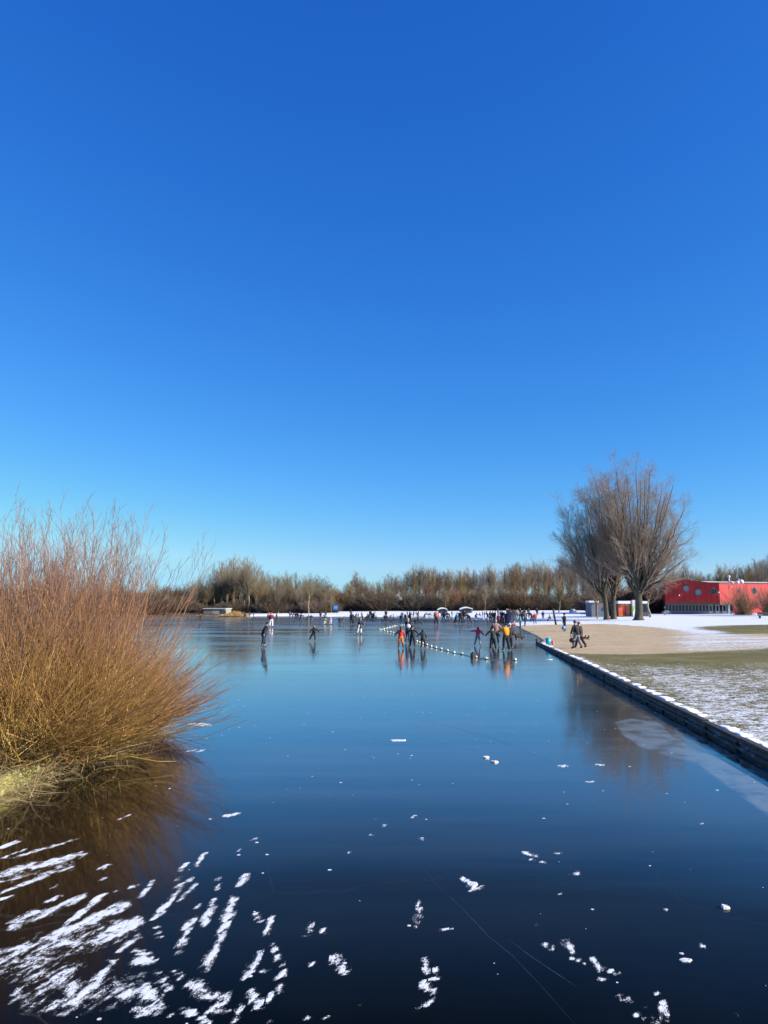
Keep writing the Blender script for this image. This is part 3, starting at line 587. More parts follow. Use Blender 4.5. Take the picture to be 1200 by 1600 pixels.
# ------------------------------------------------------------------ willow bushes on the left bank
k = NT('willow_bark'); t = k.attr('t'); n = k.noise(k.obj(), 3.0, 3)
t2 = k.math('ADD', t, k.math('MULTIPLY', k.math('SUBTRACT', n, .5), .5))
k.base(k.ramp(t2, [(0.0, (.10, .065, .025)), (.18, (.30, .19, .045)), (.3, (.46, .30, .08)), (.5, (.44, .23, .07)), (.65, (.25, .13, .05)), (.8, (.42, .20, .08)), (1.0, (.27, .15, .10))])); k.p.inputs['Roughness'].default_value = .55; M_WIL = k.m
M_PINK = bark('pinkish_brown_twigs', (.22, .10, .06), (.34, .16, .10), (.36, .17, .13), rnd=.05)
def willow(name, base, n, tall, seed, label, Lr=(2.3, 4.1), thmax=86, azc=None, azw=180, mat=None, group=None, rscale=1.0, spread=.35):
    g = np.random.default_rng(seed); root = empty(name, base, label=label, cat='bush', group=group)
    stump = MB(); stump.ball((0, 0, .12), (.34, .30, .26), 12, 7, jit=.25)
    for _ in range(7): a = g.uniform(0, 6.28); stump.tube([(0, 0, 0), (.16 * math.cos(a), .16 * math.sin(a), .25), (.34 * math.cos(a), .34 * math.sin(a), .62)], [.10, .07, .035], 7)
    stump.build('stool', plain('willow_stool', (.10, .07, .04), .9, .4, 12, .8), root, True)
    tb = TB(); b = np.stack([g.normal(0, spread, n), g.normal(0, spread, n), g.uniform(0, .35, n)], -1)
    th = np.radians(thmax * g.random(n) ** .72); az = np.radians(azc + g.uniform(-azw, azw, n)) if azc is not None else g.uniform(0, 2 * np.pi, n)
    d = np.stack([np.sin(th) * np.cos(az), np.sin(th) * np.sin(az), np.cos(th) + .03], -1); Ln = g.uniform(*Lr, n) * (1 - .18 * (th / 1.5))
    kk = 9; P = curve(b, d, Ln, kk, .22, .035, g); 
    P[:, :, 2] = np.maximum(P[:, :, 2], .02)
    R = (g.uniform(.006, .0115, n) * rscale)[:, None] * np.linspace(1, .32, kk)[None]; T = (Ln[:, None] / 4.2) * np.linspace(0, 1, kk)[None]
    vr = g.uniform(-.28, .28, n)[:, None]; R = R * g.choice([.8, 1, 1.35], (n, 1), p=[.35, .5, .15]); tb.add(P, R, T + vr)
    A, B, tt = grow(P, R, 3, .3, .98, 20, .9, .35, 5, .18, .6, .06, g, .0035); tb.add(A, B, np.clip(tt[:, None] * .75 + np.linspace(.05, .3, 5)[None], 0, 1))
    nt = max(10, n // 16); b = np.stack([g.normal(0, spread, nt), g.normal(0, spread, nt), np.zeros(nt)], -1); th = np.radians(g.uniform(10, 85, nt)); az = g.uniform(0, 6.28, nt); d = np.stack([np.sin(th) * np.cos(az), np.sin(th) * np.sin(az), np.cos(th)], -1)
    P = curve(b, d, g.uniform(.7, 2.2, nt), 7, .25, .16, g); P[:, :, 2] = np.maximum(P[:, :, 2], .03); tb.add(P, g.uniform(.016, .034, nt)[:, None] * np.linspace(1, .35, 7)[None], g.uniform(0, .3, nt)[:, None] * np.ones((nt, 7)), 5)
    if tall:
        b = np.stack([g.normal(0, spread, tall), g.normal(0, spread, tall), np.full(tall, .2)], -1); th = np.radians(g.uniform(0, 40, tall)); az = g.uniform(0, 2 * np.pi, tall)
        d = np.stack([np.sin(th) * np.cos(az), np.sin(th) * np.sin(az), np.cos(th)], -1); Ln = g.uniform(3.9, 5.4, tall); kk = 12
        P = curve(b, d, Ln, kk, .28, .03, g); R = (g.uniform(.012, .018, tall) * rscale)[:, None] * np.linspace(1, .25, kk)[None]; tb.add(P, R, np.linspace(.1, 1.1, kk)[None] * np.ones((tall, 1)), 4)
        A, B, tt = grow(P, R, 13, .38, .99, 26, 1.2, .35, 6, .25, .55, .05, g, .0045); tb.add(A, B, np.full(B.shape, 1.0))
        A2, B2, _ = grow(A, B, 2, .3, .9, 28, .3, .15, 3, .2, .6, .05, g, .0035); tb.add(A2, B2, np.full(B2.shape, 1.1))
    link('shoots', tb.mesh('shoots'), mat or M_WIL, root); return root
def lp(px_, py_): v = gp(px_, py_); return v
willow('willow_bush', lp(100, 1188), 950, 60, 51, 'large willow bush with golden brown shoots fanning out over the ice', (2.4, 4.6), 88, spread=.38)
willow('willow_bush', lp(8, 1198), 520, 26, 52, 'willow bush cut off by the left edge behind the mossy kerb', (2.4, 4.6), 80)
willow('willow_bush', lp(40, 1150), 520, 34, 53, 'willow bush standing furthest back of the clump at the left', (2.5, 4.7), 80)
willow('willow_bush', lp(168, 1158), 520, 44, 54, 'willow bush at the right end of the clump leaning over the ice', (1.9, 3.7), 86, -5, 120, spread=.3)
willow('red_twig_shrub', lp(214, 1138), 420, 0, 55, 'pinkish brown shrub at the tip of the bank behind the willow', (1.2, 2.6), 88, 0, 110, M_PINK)
# tangle of dead stalks on and over the bank edge
g = np.random.default_rng(5); tb = TB(); n = 2600
e0, e1 = at(0, 1242), at(225, 1138); s_ = g.random(n) ** .8; off = g.normal(-.30, .40, n); nrm = np.array((e1 - e0)[[1, 0]] * (1, -1)); nrm = nrm / np.linalg.norm(nrm)
bp = e0[None] * (1.15 - 1.15 * s_[:, None]) + e1[None] * (1.15 * s_[:, None] - .15) + nrm[None] * off[:, None]
zb = np.where(off > 0.02, .02, .28); b = np.stack([bp[:, 0], bp[:, 1], zb], -1)
d = g.normal(size=(n, 3)); d[:, 2] = np.abs(d[:, 2]) * .8 + .15; P = curve(b, d, g.uniform(.3, 1.3, n), 7, -1.1, .16, g); P[:, :, 2] = np.maximum(P[:, :, 2], .012)
tb.add(P, g.uniform(.003, .0065, n)[:, None] * np.linspace(1, .4, 7)[None])
tag(link('dead_stalks', tb.mesh('dead_stalks'), plain('dry_stalk', (.36, .26, .13), .8, .35, 5)), 'tangle of dry tan stalks hanging over the left bank edge onto the ice', kind='stuff')
# mossy kerb
k = NT('mossy_kerb'); n = k.noise(k.pos(), 9, 5, .7); k.base(k.ramp(n, [(.3, (.10, .085, .04)), (.46, (.26, .24, .06)), (.6, (.40, .38, .14)), (.8, (.60, .57, .46))])); k.p.inputs['Roughness'].default_value = .9; k.bump(n, .7, .04)
mb = MB(); dk = e1 - e0; Lk = float(np.linalg.norm(dk)); dk = dk / Lk; nk = np.array((dk[1], -dk[0]))
ss = np.arange(-9, Lk + .01, .25); prof = [(-.16, .0), (-.15, .29), (-.11, .325), (-.01, .33), (.035, .30), (.045, .0)]
V = []; F = []
for i, s1_ in enumerate(ss):
    for (o_, z_) in prof: p = e0 + dk * s1_ + nk * (o_ + random.uniform(-.008, .008)); V.append((p[0], p[1], z_ + random.uniform(-.01, .01) - (.12 if z_ == 0 else 0)))
for i in range(len(ss) - 1):
    for j in range(5): F.append((i * 6 + j, i * 6 + j + 1, i * 6 + 7 + j, i * 6 + 6 + j))
F += [(0, 1, 2, 3, 4, 5), tuple(len(V) - 6 + q for q in (5, 4, 3, 2, 1, 0))]
tag(mb.add(V, F).build('bank_kerb', k.m, None, True), 'yellow-green mossy kerb edging the left bank under the willow', 'kerb')
# snow lumps in the bush
g = np.random.default_rng(9)
for i, (x, y, r) in enumerate([q for q in [(78, 1112, .10), (58, 1107, .08), (90, 1098, .07), (62, 1140, .08), (8, 1118, .35), (4, 1150, .3), (125, 1196, .06), (110, 1215, .05), (45, 1125, .12), (140, 1120, .07), (80, 1232, .07)] if float(height(*at(q[0], q[1], .4))) > 0]):
    p = at(x, y, .4); mb = MB(); mb.ball((0, 0, 0), (r * 1.3, r, r * .6), 10, 6, jit=.12); o = mb.build('snow_lump', M_SNOW, None, True); o.location = (p[0], p[1], float(max(height(p[0], p[1]), .02)) + r * .2)
    tag(o, 'white snow lump lying among the willow stems and dry stalks of the left bank', 'snow lump', 'snow lumps under the willow')
#@@PART4@@
# ------------------------------------------------------------------ red hall on the right
def plane_pt(px_, py_, A_, d_): # point seen at a pixel on the vertical plane through A_ along d_
    a = (px_ - CX) / F_PX; b = (CY - py_) / F_PX; ray = (a, ct - b * st, st + b * ct)
    n_ = (d_[1], -d_[0]); kk = (A_[0] * n_[0] + A_[1] * n_[1]) / (ray[0] * n_[0] + ray[1] * n_[1])
    return Vector((ray[0] * kk, ray[1] * kk, CAM_H + ray[2] * kk))
Cc = at_depth(1125, 940, 150); Lc = at_depth(1040, 940, 152.8); gz = .85
dL = (Vector((Cc.x - Lc.x, Cc.y - Lc.y))).normalized(); dR = Vector((.90, .43)).normalized(); nL = Vector((dL.y, -dL.x)); nR = Vector((dR.y, -dR.x))
RLen = 26.0; Rc = Vector((Cc.x + dR.x * RLen, Cc.y + dR.y * RLen, 0))
k = NT('red_cladding'); P = k.obj(); wv = k.new('ShaderNodeTexWave', wave_type='BANDS', bands_direction='X'); k.l.new(P, wv.inputs[0]); wv.inputs['Scale'].default_value = .32
nz = k.noise(P, .6, 4); k.base(k.ramp(k.math('ADD', k.math('MULTIPLY', nz, .8), k.math('MULTIPLY', k.math('POWER', wv.outputs['Fac'], 12), -.25)), [(.15, (.26, .005, .006)), (.6, (.58, .009, .011))])); k.p.inputs['Roughness'].default_value = .45; M_RED = k.m
M_DFRAME = plain('dark_grey_frame', (.10, .11, .13), .5, .1); M_SOFF = plain('brown_soffit', (.13, .07, .035), .8, .2); M_WHITE = plain('white_paint', (.78, .79, .80), .6, .06)
M_ROOFD = plain('dark_roofing', (.05, .05, .06), .8, .2); M_PALE = plain('pale_grey_panel', (.42, .45, .48), .6, .1)
k = NT('dark_window_glass'); k.base((.02, .025, .035)); k.p.inputs['Roughness'].default_value = .08; M_GLASS = k.m
k = NT('painted_reflection_glass'); k.base((.20, .25, .27)); k.p.inputs['Roughness'].default_value = .15; M_GLASS_REFL = k.m  # pale base colour imitates the reflection in two of the portholes
hall = empty('red_hall', (Cc.x, Cc.y, gz), label='long red-clad hall with round porthole windows and a glazed ground floor under its overhang', cat='building')
def hb(name, mb_, mat, parent=hall, smooth=False):
    o = mb_.build(name, mat, None, smooth); o.data.transform(Matrix.Translation((-Cc.x, -Cc.y, -gz))); o.parent = parent; return o
def prism(mb_, foot, z0s, z1s, mi=0):
    n = len(foot); v = [(foot[i][0], foot[i][1], z0s[i]) for i in range(n)] + [(foot[i][0], foot[i][1], z1s[i]) for i in range(n)]
    f = [tuple(range(n))[::-1], tuple(range(n, 2 * n))] + [(i, (i + 1) % n, n + (i + 1) % n, n + i) for i in range(n)]; return mb_.add(v, f, mi)
zL, zC = at_depth(1047, 903.5, Lc.y).z, at_depth(1125, 912.5, 150).z; zO = at_depth(1100, 941.5, 150).z
bk = lambda p, dd: Vector((p.x - nL.x * dd, p.y - nL.y * dd, 0)); bkr = lambda p, dd: Vector((p.x - nR.x * dd, p.y - nR.y * dd, 0))
prismf = [Lc, Cc, Rc, bkr(Rc, 12), bk(Lc, 16)]
mb = MB(); prism(mb, prismf, [zO] * 5, [zL, zC, zC + .15, zC, zL]); hb('upper_wall', mb, M_RED)
mb = MB(); # parapet coping
def strip_(mb_, a, b, za, zb, n_, t=.12, hgt=.14, out=.06):
    prism(mb_, [a + Vector((n_.x * out, n_.y * out, 0)), b + Vector((n_.x * out, n_.y * out, 0)), b - Vector((n_.x * t, n_.y * t, 0)), a - Vector((n_.x * t, n_.y * t, 0))], [za, zb, zb, za], [za + hgt, zb + hgt, zb + hgt, za + hgt])
strip_(mb, Lc, Cc, zL, zC, nL); strip_(mb, Cc, Rc, zC, zC + .15, nR); hb('coping', mb, plain('coping_red', (.30, .02, .03), .5))
mb = MB(); a_, b_ = bk(Lc, .02), Cc; prism(mb, [Vector((Lc.x, Lc.y, 0)) + Vector((nL.x, nL.y, 0)) * .04, Vector((Cc.x, Cc.y, 0)) + Vector((nL.x, nL.y, 0)) * .04, bkr(Vector((Cc.x + dR.x * 3.2, Cc.y + dR.y * 3.2, 0)), -.04), bkr(Vector((Cc.x + dR.x * 3.2, Cc.y + dR.y * 3.2, 0)), 6), bk(Lc, 6)], [zO - .42] * 5, [zO - .003] * 5); hb('soffit', mb, M_SOFF)
# recessed ground floor: glazed front under the overhang
gA, gB = bk(Lc, 1.6), bk(Vector((Cc.x, Cc.y, 0)), 1.6) + Vector((dL.x, dL.y, 0)) * 2.6; glen = (gB - gA).length; ga = math.atan2(dL.y, dL.x)
mb = MB(); prism(mb, [gA - Vector((nL.x, nL.y, 0)) * .15, gB - Vector((nL.x, nL.y, 0)) * .15, gB - Vector((nL.x, nL.y, 0)) * 8, gA - Vector((nL.x, nL.y, 0)) * 8], [gz - .3] * 4, [zO - .42] * 4); hb('ground_floor', mb, plain('dark_interior', (.03, .035, .05), .4))
nwin = 20
for i in range(nwin):
    c = gA.lerp(gB, (i + .5) / nwin); w_ = glen / nwin; zc = (gz + zO - .42) / 2; hh = zO - .42 - gz
    fr_ = MB(); 
    for sx in (-1, 1): fr_.box(c + Vector((dL.x, dL.y, 0)) * sx * (w_ / 2 - .05) + Vector((0, 0, zc)), (.10, .12, hh - .02), ga)
    for zz, t_ in ((zc - hh / 2 + .25, .46), (zc + hh / 2 - .07, .12)): fr_.box(c + Vector((0, 0, zz)), (w_ - .2, .10, t_), ga)
    f = hb('window', fr_, M_PALE if i in (13, 15, 17) else plain('steel_blue_frame', (.16, .19, .24), .5) if i == 0 else bpy.data.materials.get('steel_blue_frame'))
    g_ = MB(); g_.box(c - Vector((nL.x, nL.y, 0)) * .03 + Vector((0, 0, zc + .15)), (w_ - .2, .02, hh - .72), ga); o = hb('pane', g_, M_GLASS, f)
mb = MB(); c = gA.lerp(gB, .93); mb.box(c + Vector((nL.x, nL.y, 0)) * .9 + Vector((0, 0, (gz + zO) / 2 - .2)), (.35, .35, zO - gz - .45), ga); hb('column', mb, M_WHITE)
# full height wall on the right part
sA = Vector((Cc.x + dR.x * 3.2, Cc.y + dR.y * 3.2, 0)); mb = MB(); prism(mb, [sA, Rc, bkr(Rc, 10), bkr(sA, 10)], [gz - .3] * 4, [zO - .002] * 4); hb('lower_wall', mb, M_RED)
# portholes
def porthole(px_, py_, rpx, A_, d_, n_, dark):
    p = plane_pt(px_, py_, A_, d_); r = rpx * p.y / F_PX
    rot = Matrix.Rotation(math.atan2(d_.y, d_.x), 3, 'Z'); N = 28
    fr_ = MB(); V = []; F = []
    for i in range(N):
        a = 2 * math.pi * i / N
        for rr_, dd in ((r * 1.0, .02), (r * 1.0, .09), (r * 1.20, .09), (r * 1.22, -.02)): V.append(p + rot @ Vector((rr_ * math.cos(a), -dd, rr_ * math.sin(a))))
    for i in range(N):
        for j in range(3): F.append((i * 4 + j, i * 4 + j + 1, ((i + 1) % N) * 4 + j + 1, ((i + 1) % N) * 4 + j))
    fr_.add(V, F); f = hb('porthole', fr_, M_DFRAME)
    g_ = MB(); g_.add([p + rot @ Vector((r * math.cos(2 * math.pi * i / N), -.03, r * math.sin(2 * math.pi * i / N))) for i in range(N)], [tuple(range(N))[::-1]]); hb('pane', g_, M_GLASS if dark else M_GLASS_REFL, f)
porthole(1072, 919.5, 4.0, Cc, dL, nL, False); porthole(1091, 925.5, 4.2, Cc, dL, nL, False); porthole(1115, 923.8, 4.0, Cc, dL, nL, True)
porthole(1155, 922.5, 2.2, Cc, dR, nR, True); porthole(1178.5, 923, 4.6, Cc, dR, nR, True)
for (x, y, P0, d_) in ((1061, 929, Cc, dL), (1122.5, 924.5, Cc, dL), (1140.5, 915.5, Cc, dR)):
    p = plane_pt(x, y, P0, d_); n_ = nL if d_ is dL else nR; mb = MB(); mb.tube([p, p + Vector((n_.x, n_.y, 0)) * .35, p + Vector((n_.x, n_.y, -.5)) * .5], [.05, .06, .14], 8); hb('wall_lamp', mb, M_WHITE)
# higher roof band behind, with pale edge, and roof units
P0 = at_depth(1090, 907, 160); P1 = at_depth(1320, 907, 176); zt = P0.z
mb = MB(); prism(mb, [Vector((P0.x, P0.y, 0)), Vector((P1.x, P1.y, 0)), Vector((P1.x, P1.y + 9, 0)), Vector((P0.x, P0.y + 9, 0))], [zC - 1.5] * 4, [zt - .35] * 4); hb('clerestory', mb, M_ROOFD)
mb = MB(); prism(mb, [Vector((P0.x - .2, P0.y - .3, 0)), Vector((P1.x, P1.y - .3, 0)), Vector((P1.x, P1.y + 9.4, 0)), Vector((P0.x - .2, P0.y + 9.4, 0))], [zt - .35] * 4, [zt - .18] * 4); hb('roof_edge', mb, M_PALE)
p = at_depth(1139.5, 911, 156); mb = MB(); mb.tube([(p.x, p.y, p.z - .3), (p.x, p.y, p.z + 1.1)], .13, 10); mb.ball((p.x, p.y, p.z + 1.35), (.28, .28, .30), 12, 8); mb.tube([(p.x, p.y, p.z + .3), (p.x + .6, p.y, p.z + .25), (p.x + 1.0, p.y, p.z - .3)], .16, 8); hb('roof_vent', mb, M_WHITE, smooth=True)
p = at_depth(1156, 911, 156); mb = MB(); mb.ball((p.x - .5, p.y, p.z + .1), (.45, .4, .4), 10, 6); mb.ball((p.x + .35, p.y, p.z + .25), (.5, .4, .5), 10, 6); mb.tube([(p.x - .1, p.y, p.z), (p.x - .15, p.y, p.z + 1.0)], [.16, .05], 8); hb('roof_vent', mb, M_WHITE, smooth=True)

# ------------------------------------------------------------------ row of painted kiosks behind the tall trees
KD = gp(968, 963.5).y
ko = at_depth(965, 962, KD); kz = float(height(ko.x, ko.y)); kiosk = empty('beach_kiosk', (ko.x, ko.y, kz), label='low flat-roofed kiosk with orange graffiti panels behind the tall tree trunks', cat='kiosk')
def kb(name, x0, x1, y0, y1, dep, mat, D=KD, parent=kiosk, back=None):
    a = at_depth(x0, y0, D); b = at_depth(x1, y1, D); z0_, z1_ = b.z, a.z
    if y1 > 960: z0_ = kz - .1
    m_ = MB(); m_.box(((a.x + b.x) / 2 - ko.x, D + dep / 2 - ko.y, (z0_ + z1_) / 2 - kz), (b.x - a.x, dep, z1_ - z0_)); return m_.build(name, mat, parent)
def graffiti(name, cols, sc=1.6):
    k = NT(name); P = k.obj(); d_ = k.noise(P, .8, 2, out=1); vm = k.new('ShaderNodeVectorMath', operation='MULTIPLY_ADD'); k.l.new(d_, vm.inputs[0]); vm.inputs[1].default_value = (1.6, 1.6, 1.6); k.l.new(P, vm.inputs[2])
    w_ = k.new('ShaderNodeTexVoronoi'); k.l.new(vm.outputs[0], w_.inputs['Vector']); w_.inputs['Scale'].default_value = sc
    sp_ = k.new('ShaderNodeSeparateColor'); k.l.new(w_.outputs['Color'], sp_.inputs[0]); n_ = len(cols)
    o = k.new('ShaderNodeValToRGB'); k.l.new(sp_.outputs[0], o.inputs[0]); o.color_ramp.interpolation = 'CONSTANT'; e = o.color_ramp.elements
    while len(e) < n_: e.new(.5)
    for i, c in enumerate(cols): e[i].position = i / n_; e[i].color = tuple(c) + (1,)
    k.base(o.outputs[0]); k.p.inputs['Roughness'].default_value = .55; return k.m
M_G1 = graffiti('orange_graffiti', [(.75, .10, .02), (.80, .42, .02), (.70, .05, .05), (.85, .22, .03), (.75, .12, .10)], 1.1)
M_G2 = graffiti('pink_graffiti', [(.70, .13, .10), (.75, .28, .08), (.60, .10, .14)], 1.0)
M_G3 = graffiti('green_white_graffiti', [(.75, .75, .78), (.30, .65, .12), (.65, .60, .78), (.78, .78, .80)], 1.3)
M_G4 = graffiti('grey_blue_graffiti', [(.12, .14, .18), (.22, .11, .09), (.10, .13, .2), (.2, .2, .22)], .9)
M_G5 = graffiti('yellow_graffiti', [(.75, .62, .04), (.7, .7, .1)], 1.2)
kb('wall', 924, 950, 942, 964, 4, plain('kiosk_grey', (.14, .15, .17), .7, .2), KD + .4); kb('painted_panel', 932, 949, 942.5, 963, .06, M_G4, KD + .33); kb('canopy', 920.5, 936, 938.6, 941.6, 2.5, M_WHITE, KD - .8)
kb('wall', 955, 1014, 943.5, 964, 4, plain('kiosk_wall', (.07, .07, .075), .7, .2), KD + .5); kb('painted_panel', 955, 960, 944, 963, .06, M_G5, KD + .43); kb('painted_panel', 966, 976.5, 944.5, 963, .06, M_G1, KD + .43)
kb('painted_panel', 977, 984, 943.5, 963, .06, M_G2, KD + .43); kb('canopy', 966, 985.3, 939, 943.2, 2.0, M_WHITE, KD - .6); kb('post', 985.5, 987.5, 939, 964, .25, M_ROOFD, KD - .5); kb('painted_panel', 988, 996, 937.5, 963, .5, M_G3, KD - .1)
kb('canopy', 1000, 1013, 939.3, 943, 3.5, M_WHITE, KD - .4); kb('window', 1001, 1012, 945, 956, .05, M_GLASS, KD + .43); kb('plinth', 966, 990, 962.3, 964, .8, M_ROOFD, KD - .7)

# ------------------------------------------------------------------ other shore things
def post_thing(name, px_, y_top, y_bot, D, rad, mat, label, cat, lean=0.0, group=None):
    a = at_depth(px_, y_top, D); p = at_depth(px_ + lean, y_bot, D); z0_ = max(float(height(p.x, p.y)), 0); mb = MB(); mb.tube([(0, 0, -.2), ((a.x - p.x) * .5, 0, (a.z - z0_) * .5), (a.x - p.x, 0, a.z - z0_)], [rad, rad * .92, rad * .8], 8)
    o = mb.build(name, mat, None, True); o.location = (p.x, D, z0_); return tag(o, label, cat, group)
post_thing('leaning_post', 864, 951, 972, 104, .14, M_TIMBER, 'dark leaning post on the snow between the beach crowd and the tall trees', 'post', 5)
p = gp(524.5, 958.5); sg = empty('notice_board', p, label='blue square notice board on two dark posts on the far snowy shore', cat='sign'); u_ = p.y / F_PX
mb = MB(); mb.box((0, -.04, 9.0 * u_), (7.2 * u_, .08, 7 * u_)); mb.build('board', plain('blue_board', (.03, .16, .50), .4, .1), sg)
for sx in (-1, 1): mb = MB(); mb.tube([(sx * 2.2 * u_, .06, -.2), (sx * 2.2 * u_, .06, 11 * u_)], .08, 8); mb.build('post', M_TIMBER, sg)
mb = MB(); mb.box((0, -.085, 9.4 * u_), (5 * u_, .01, 3 * u_)); mb.build('notice', plain('pale_blue_print', (.10, .30, .62), .4, .2), sg)
p = at_depth(539, 948, 330); hh_ = empty('white_hall', (p.x, 330, .9), label='plain white flat-roofed hall seen through the gap in the far trees', cat='building')
zt_ = at_depth(539, 928.5, 330).z - .9; mb = MB(); mb.box((0, 5, zt_ / 2), (14, 10, zt_)); mb.build('wall', M_WHITE, hh_); mb = MB(); mb.box((0, 5, zt_ + .15), (14.5, 10.5, .3)); mb.build('roof', M_PALE, hh_)
p = at_depth(592, 948, 330); hh_ = empty('pale_hall', (p.x, 332, .9), label='long pale hall glimpsed between trunks of the far belt right of the gap', cat='building')
mb = MB(); mb.box((0, 5, 2.6), (24, 10, 5.2)); mb.build('wall', M_WHITE, hh_); mb = MB(); mb.box((0, 5, 5.35), (24.5, 10.5, .3)); mb.build('roof', M_PALE, hh_)
ol = empty('overhead_line', (at_depth(529, 940, 300).x, 300, .9), label='thin overhead line with slim masts crossing the gap in the far trees', cat='overhead line')
for k_, ptop in enumerate((513.5, 529, 545)):
    a = at_depth(ptop, 912, 300); mb = MB(); mb.tube([(a.x - ol.location.x, 0, 0), (a.x - ol.location.x, 0, a.z - .9)], .16, 6); mb.build('mast', M_PALE, ol)
for yy in (914, 916.5):
    a = at_depth(505, yy, 300); b = at_depth(552, yy, 300); mb = MB(); mb.tube([(a.x - ol.location.x, 0, a.z - .9), (b.x - ol.location.x, 0, b.z - .9)], .06, 5); mb.build('cable', M_PALE, ol)
# white culvert and reeds left
p = at_depth(338, 957, 172); cv = empty('white_culvert', (p.x, 172, .1), label='low white concrete culvert with a dark opening on the left shore', cat='culvert'); u_ = 172 / F_PX
mb = MB(); prism(mb, [Vector((-20 * u_, 0, 0)), Vector((14 * u_, 0, 0)), Vector((19 * u_, 3, 0)), Vector((-20 * u_, 4, 0))], [0] * 4, [8 * u_, 9.5 * u_, 9.5 * u_, 8 * u_]); mb.build('headwall', graffiti('grey_scrawl', [(.22, .20, .17), (.15, .14, .12), (.30, .27, .23), (.12, .10, .08)], .5), cv)
mb = MB(); prism(mb, [Vector((-21 * u_, -.3, 0)), Vector((15 * u_, -.3, 0)), Vector((20 * u_, 3.3, 0)), Vector((-21 * u_, 4.3, 0))], [9.5 * u_] * 4, [10.7 * u_] * 4); mb.build('deck', M_PALE, cv)
mb = MB(); mb.box((11 * u_, -.06, 4 * u_), (8 * u_, .1, 7 * u_)); mb.build('opening', M_ROOFD, cv)  # solid dark panel on the headwall; its colour stands for the shade inside
g = np.random.default_rng(3); n = 700; p0 = gp(340, 964.5); p1 = gp(388, 963.5); t_ = g.random(n)[:, None]; cl = np.exp(-((t_ - .5) / .22) ** 2)
b = np.concatenate([p0.x + (p1.x - p0.x) * t_ + g.normal(0, .3, (n, 1)), p0.y + (p1.y - p0.y) * t_ + g.uniform(.5, 3.5, (n, 1)), np.full((n, 1), .2)], 1)
P = curve(b, np.concatenate([g.normal(0, .12, (n, 2)), np.ones((n, 1))], 1), g.uniform(.4, .9, n) * (.5 + .8 * cl[:, 0]), 4, 0, .08, g); tb = TB(); tb.add(P, np.full((n, 4), .022))
tag(link('reeds', tb.mesh('reeds'), plain('golden_reed', (.55, .36, .12), .8, .3, 2)), 'golden dry reeds standing at the edge of the left shore', kind='stuff')
# snow capped shelters / heaps near the far trees
def shelter(px_, y0, y1, wpx, D, label):
    a = at_depth(px_, y0, D); z0_ = float(height(a.x, D)); u = D / F_PX; H_ = a.z - z0_; w_ = wpx * u; r = empty('low_shelter', (a.x, D, z0_), label=label, cat='shelter')
    mb = MB(); V = []; F = []; N = 12
    for i in range(N + 1):
        x = -w_ / 2 + w_ * i / N; zz = H_ * (.72 + .28 * math.sin(math.pi * i / N) ** .8)
        V += [(x, -1.2, zz - .22), (x, -1.25, zz), (x, 1.3, zz + .05), (x, 1.3, zz - .2)]
    for i in range(N):
        for j in range(4): F.append((i * 4 + j, i * 4 + (j + 1) % 4, (i + 1) * 4 + (j + 1) % 4, (i + 1) * 4 + j))
    F += [(0, 3, 2, 1), (N * 4, N * 4 + 1, N * 4 + 2, N * 4 + 3)]; mb.add(V, F); mb.build('snow_roof', M_SNOW, r)
    mb = MB(); mb.box((0, .3, H_ * .36), (w_ * .8, 1.4, H_ * .72)); mb.build('back_wall', M_ROOFD, r)
    for sx in (-1, 1): mb = MB(); mb.tube([(sx * w_ * .42, -1, 0), (sx * w_ * .42, -1, H_ * .74)], .07, 6); mb.build('post', M_TIMBER, r)
shelter(728, 948.5, 958, 20, 176, 'low dark shelter with a curved snow-covered roof, right of the salmon jacket skater'); shelter(691, 949.5, 958, 15, 178, 'low dark shelter with a thin snow roof, directly behind the salmon jacket skater')
def bumpy(name, px_, py_, r3, mat, label, cat, group=None, jit=.15, z=None):
    p = gp(px_, py_) if z is None else Vector((*at(px_, py_, z), z)); mb = MB(); mb.ball((0, 0, 0), r3, 12, 7, jit=jit); o = mb.build(name, mat, None, True); o.location = p + Vector((0, 0, r3[2] * .6)); return tag(o, label, cat, group)
bumpy('boulder', 895, 957, (.9, .5, .5), M_PALE, 'pale rounded boulder in the snow left of the grey kiosk', 'boulder'); bumpy('boulder', 571, 954.5, (.9, .6, .5), M_PALE, 'pale boulder at the foot of the far trees left of the buoy ring', 'boulder')
bumpy('boulder', 612, 953, (1.3, .6, .5), M_PALE, 'long pale boulder at the foot of the far trees above the buoy ring', 'boulder')
bumpy('floodlight', 454.5, 944, (.28, .28, .28), M_WHITE, 'small white globe glinting in front of the left wood', 'lamp', jit=.02, z=2.2)
# seats by the hall
p = gp(1196, 966); r = empty('park_bench', p, label='dark bench on the snow at the right edge in front of the red hall', cat='bench'); 
mb = MB(); mb.box((0, 0, .45), (2.2, .5, .07)); mb.build('seat', M_TIMBER, r); mb = MB(); mb.box((0, .25, .72), (2.2, .06, .38)); mb.build('backrest', M_TIMBER, r)
for sx in (-1, 1): mb = MB(); mb.box((sx * .85, 0, .2), (.12, .45, .42)); mb.build('leg', M_TIMBER, r)
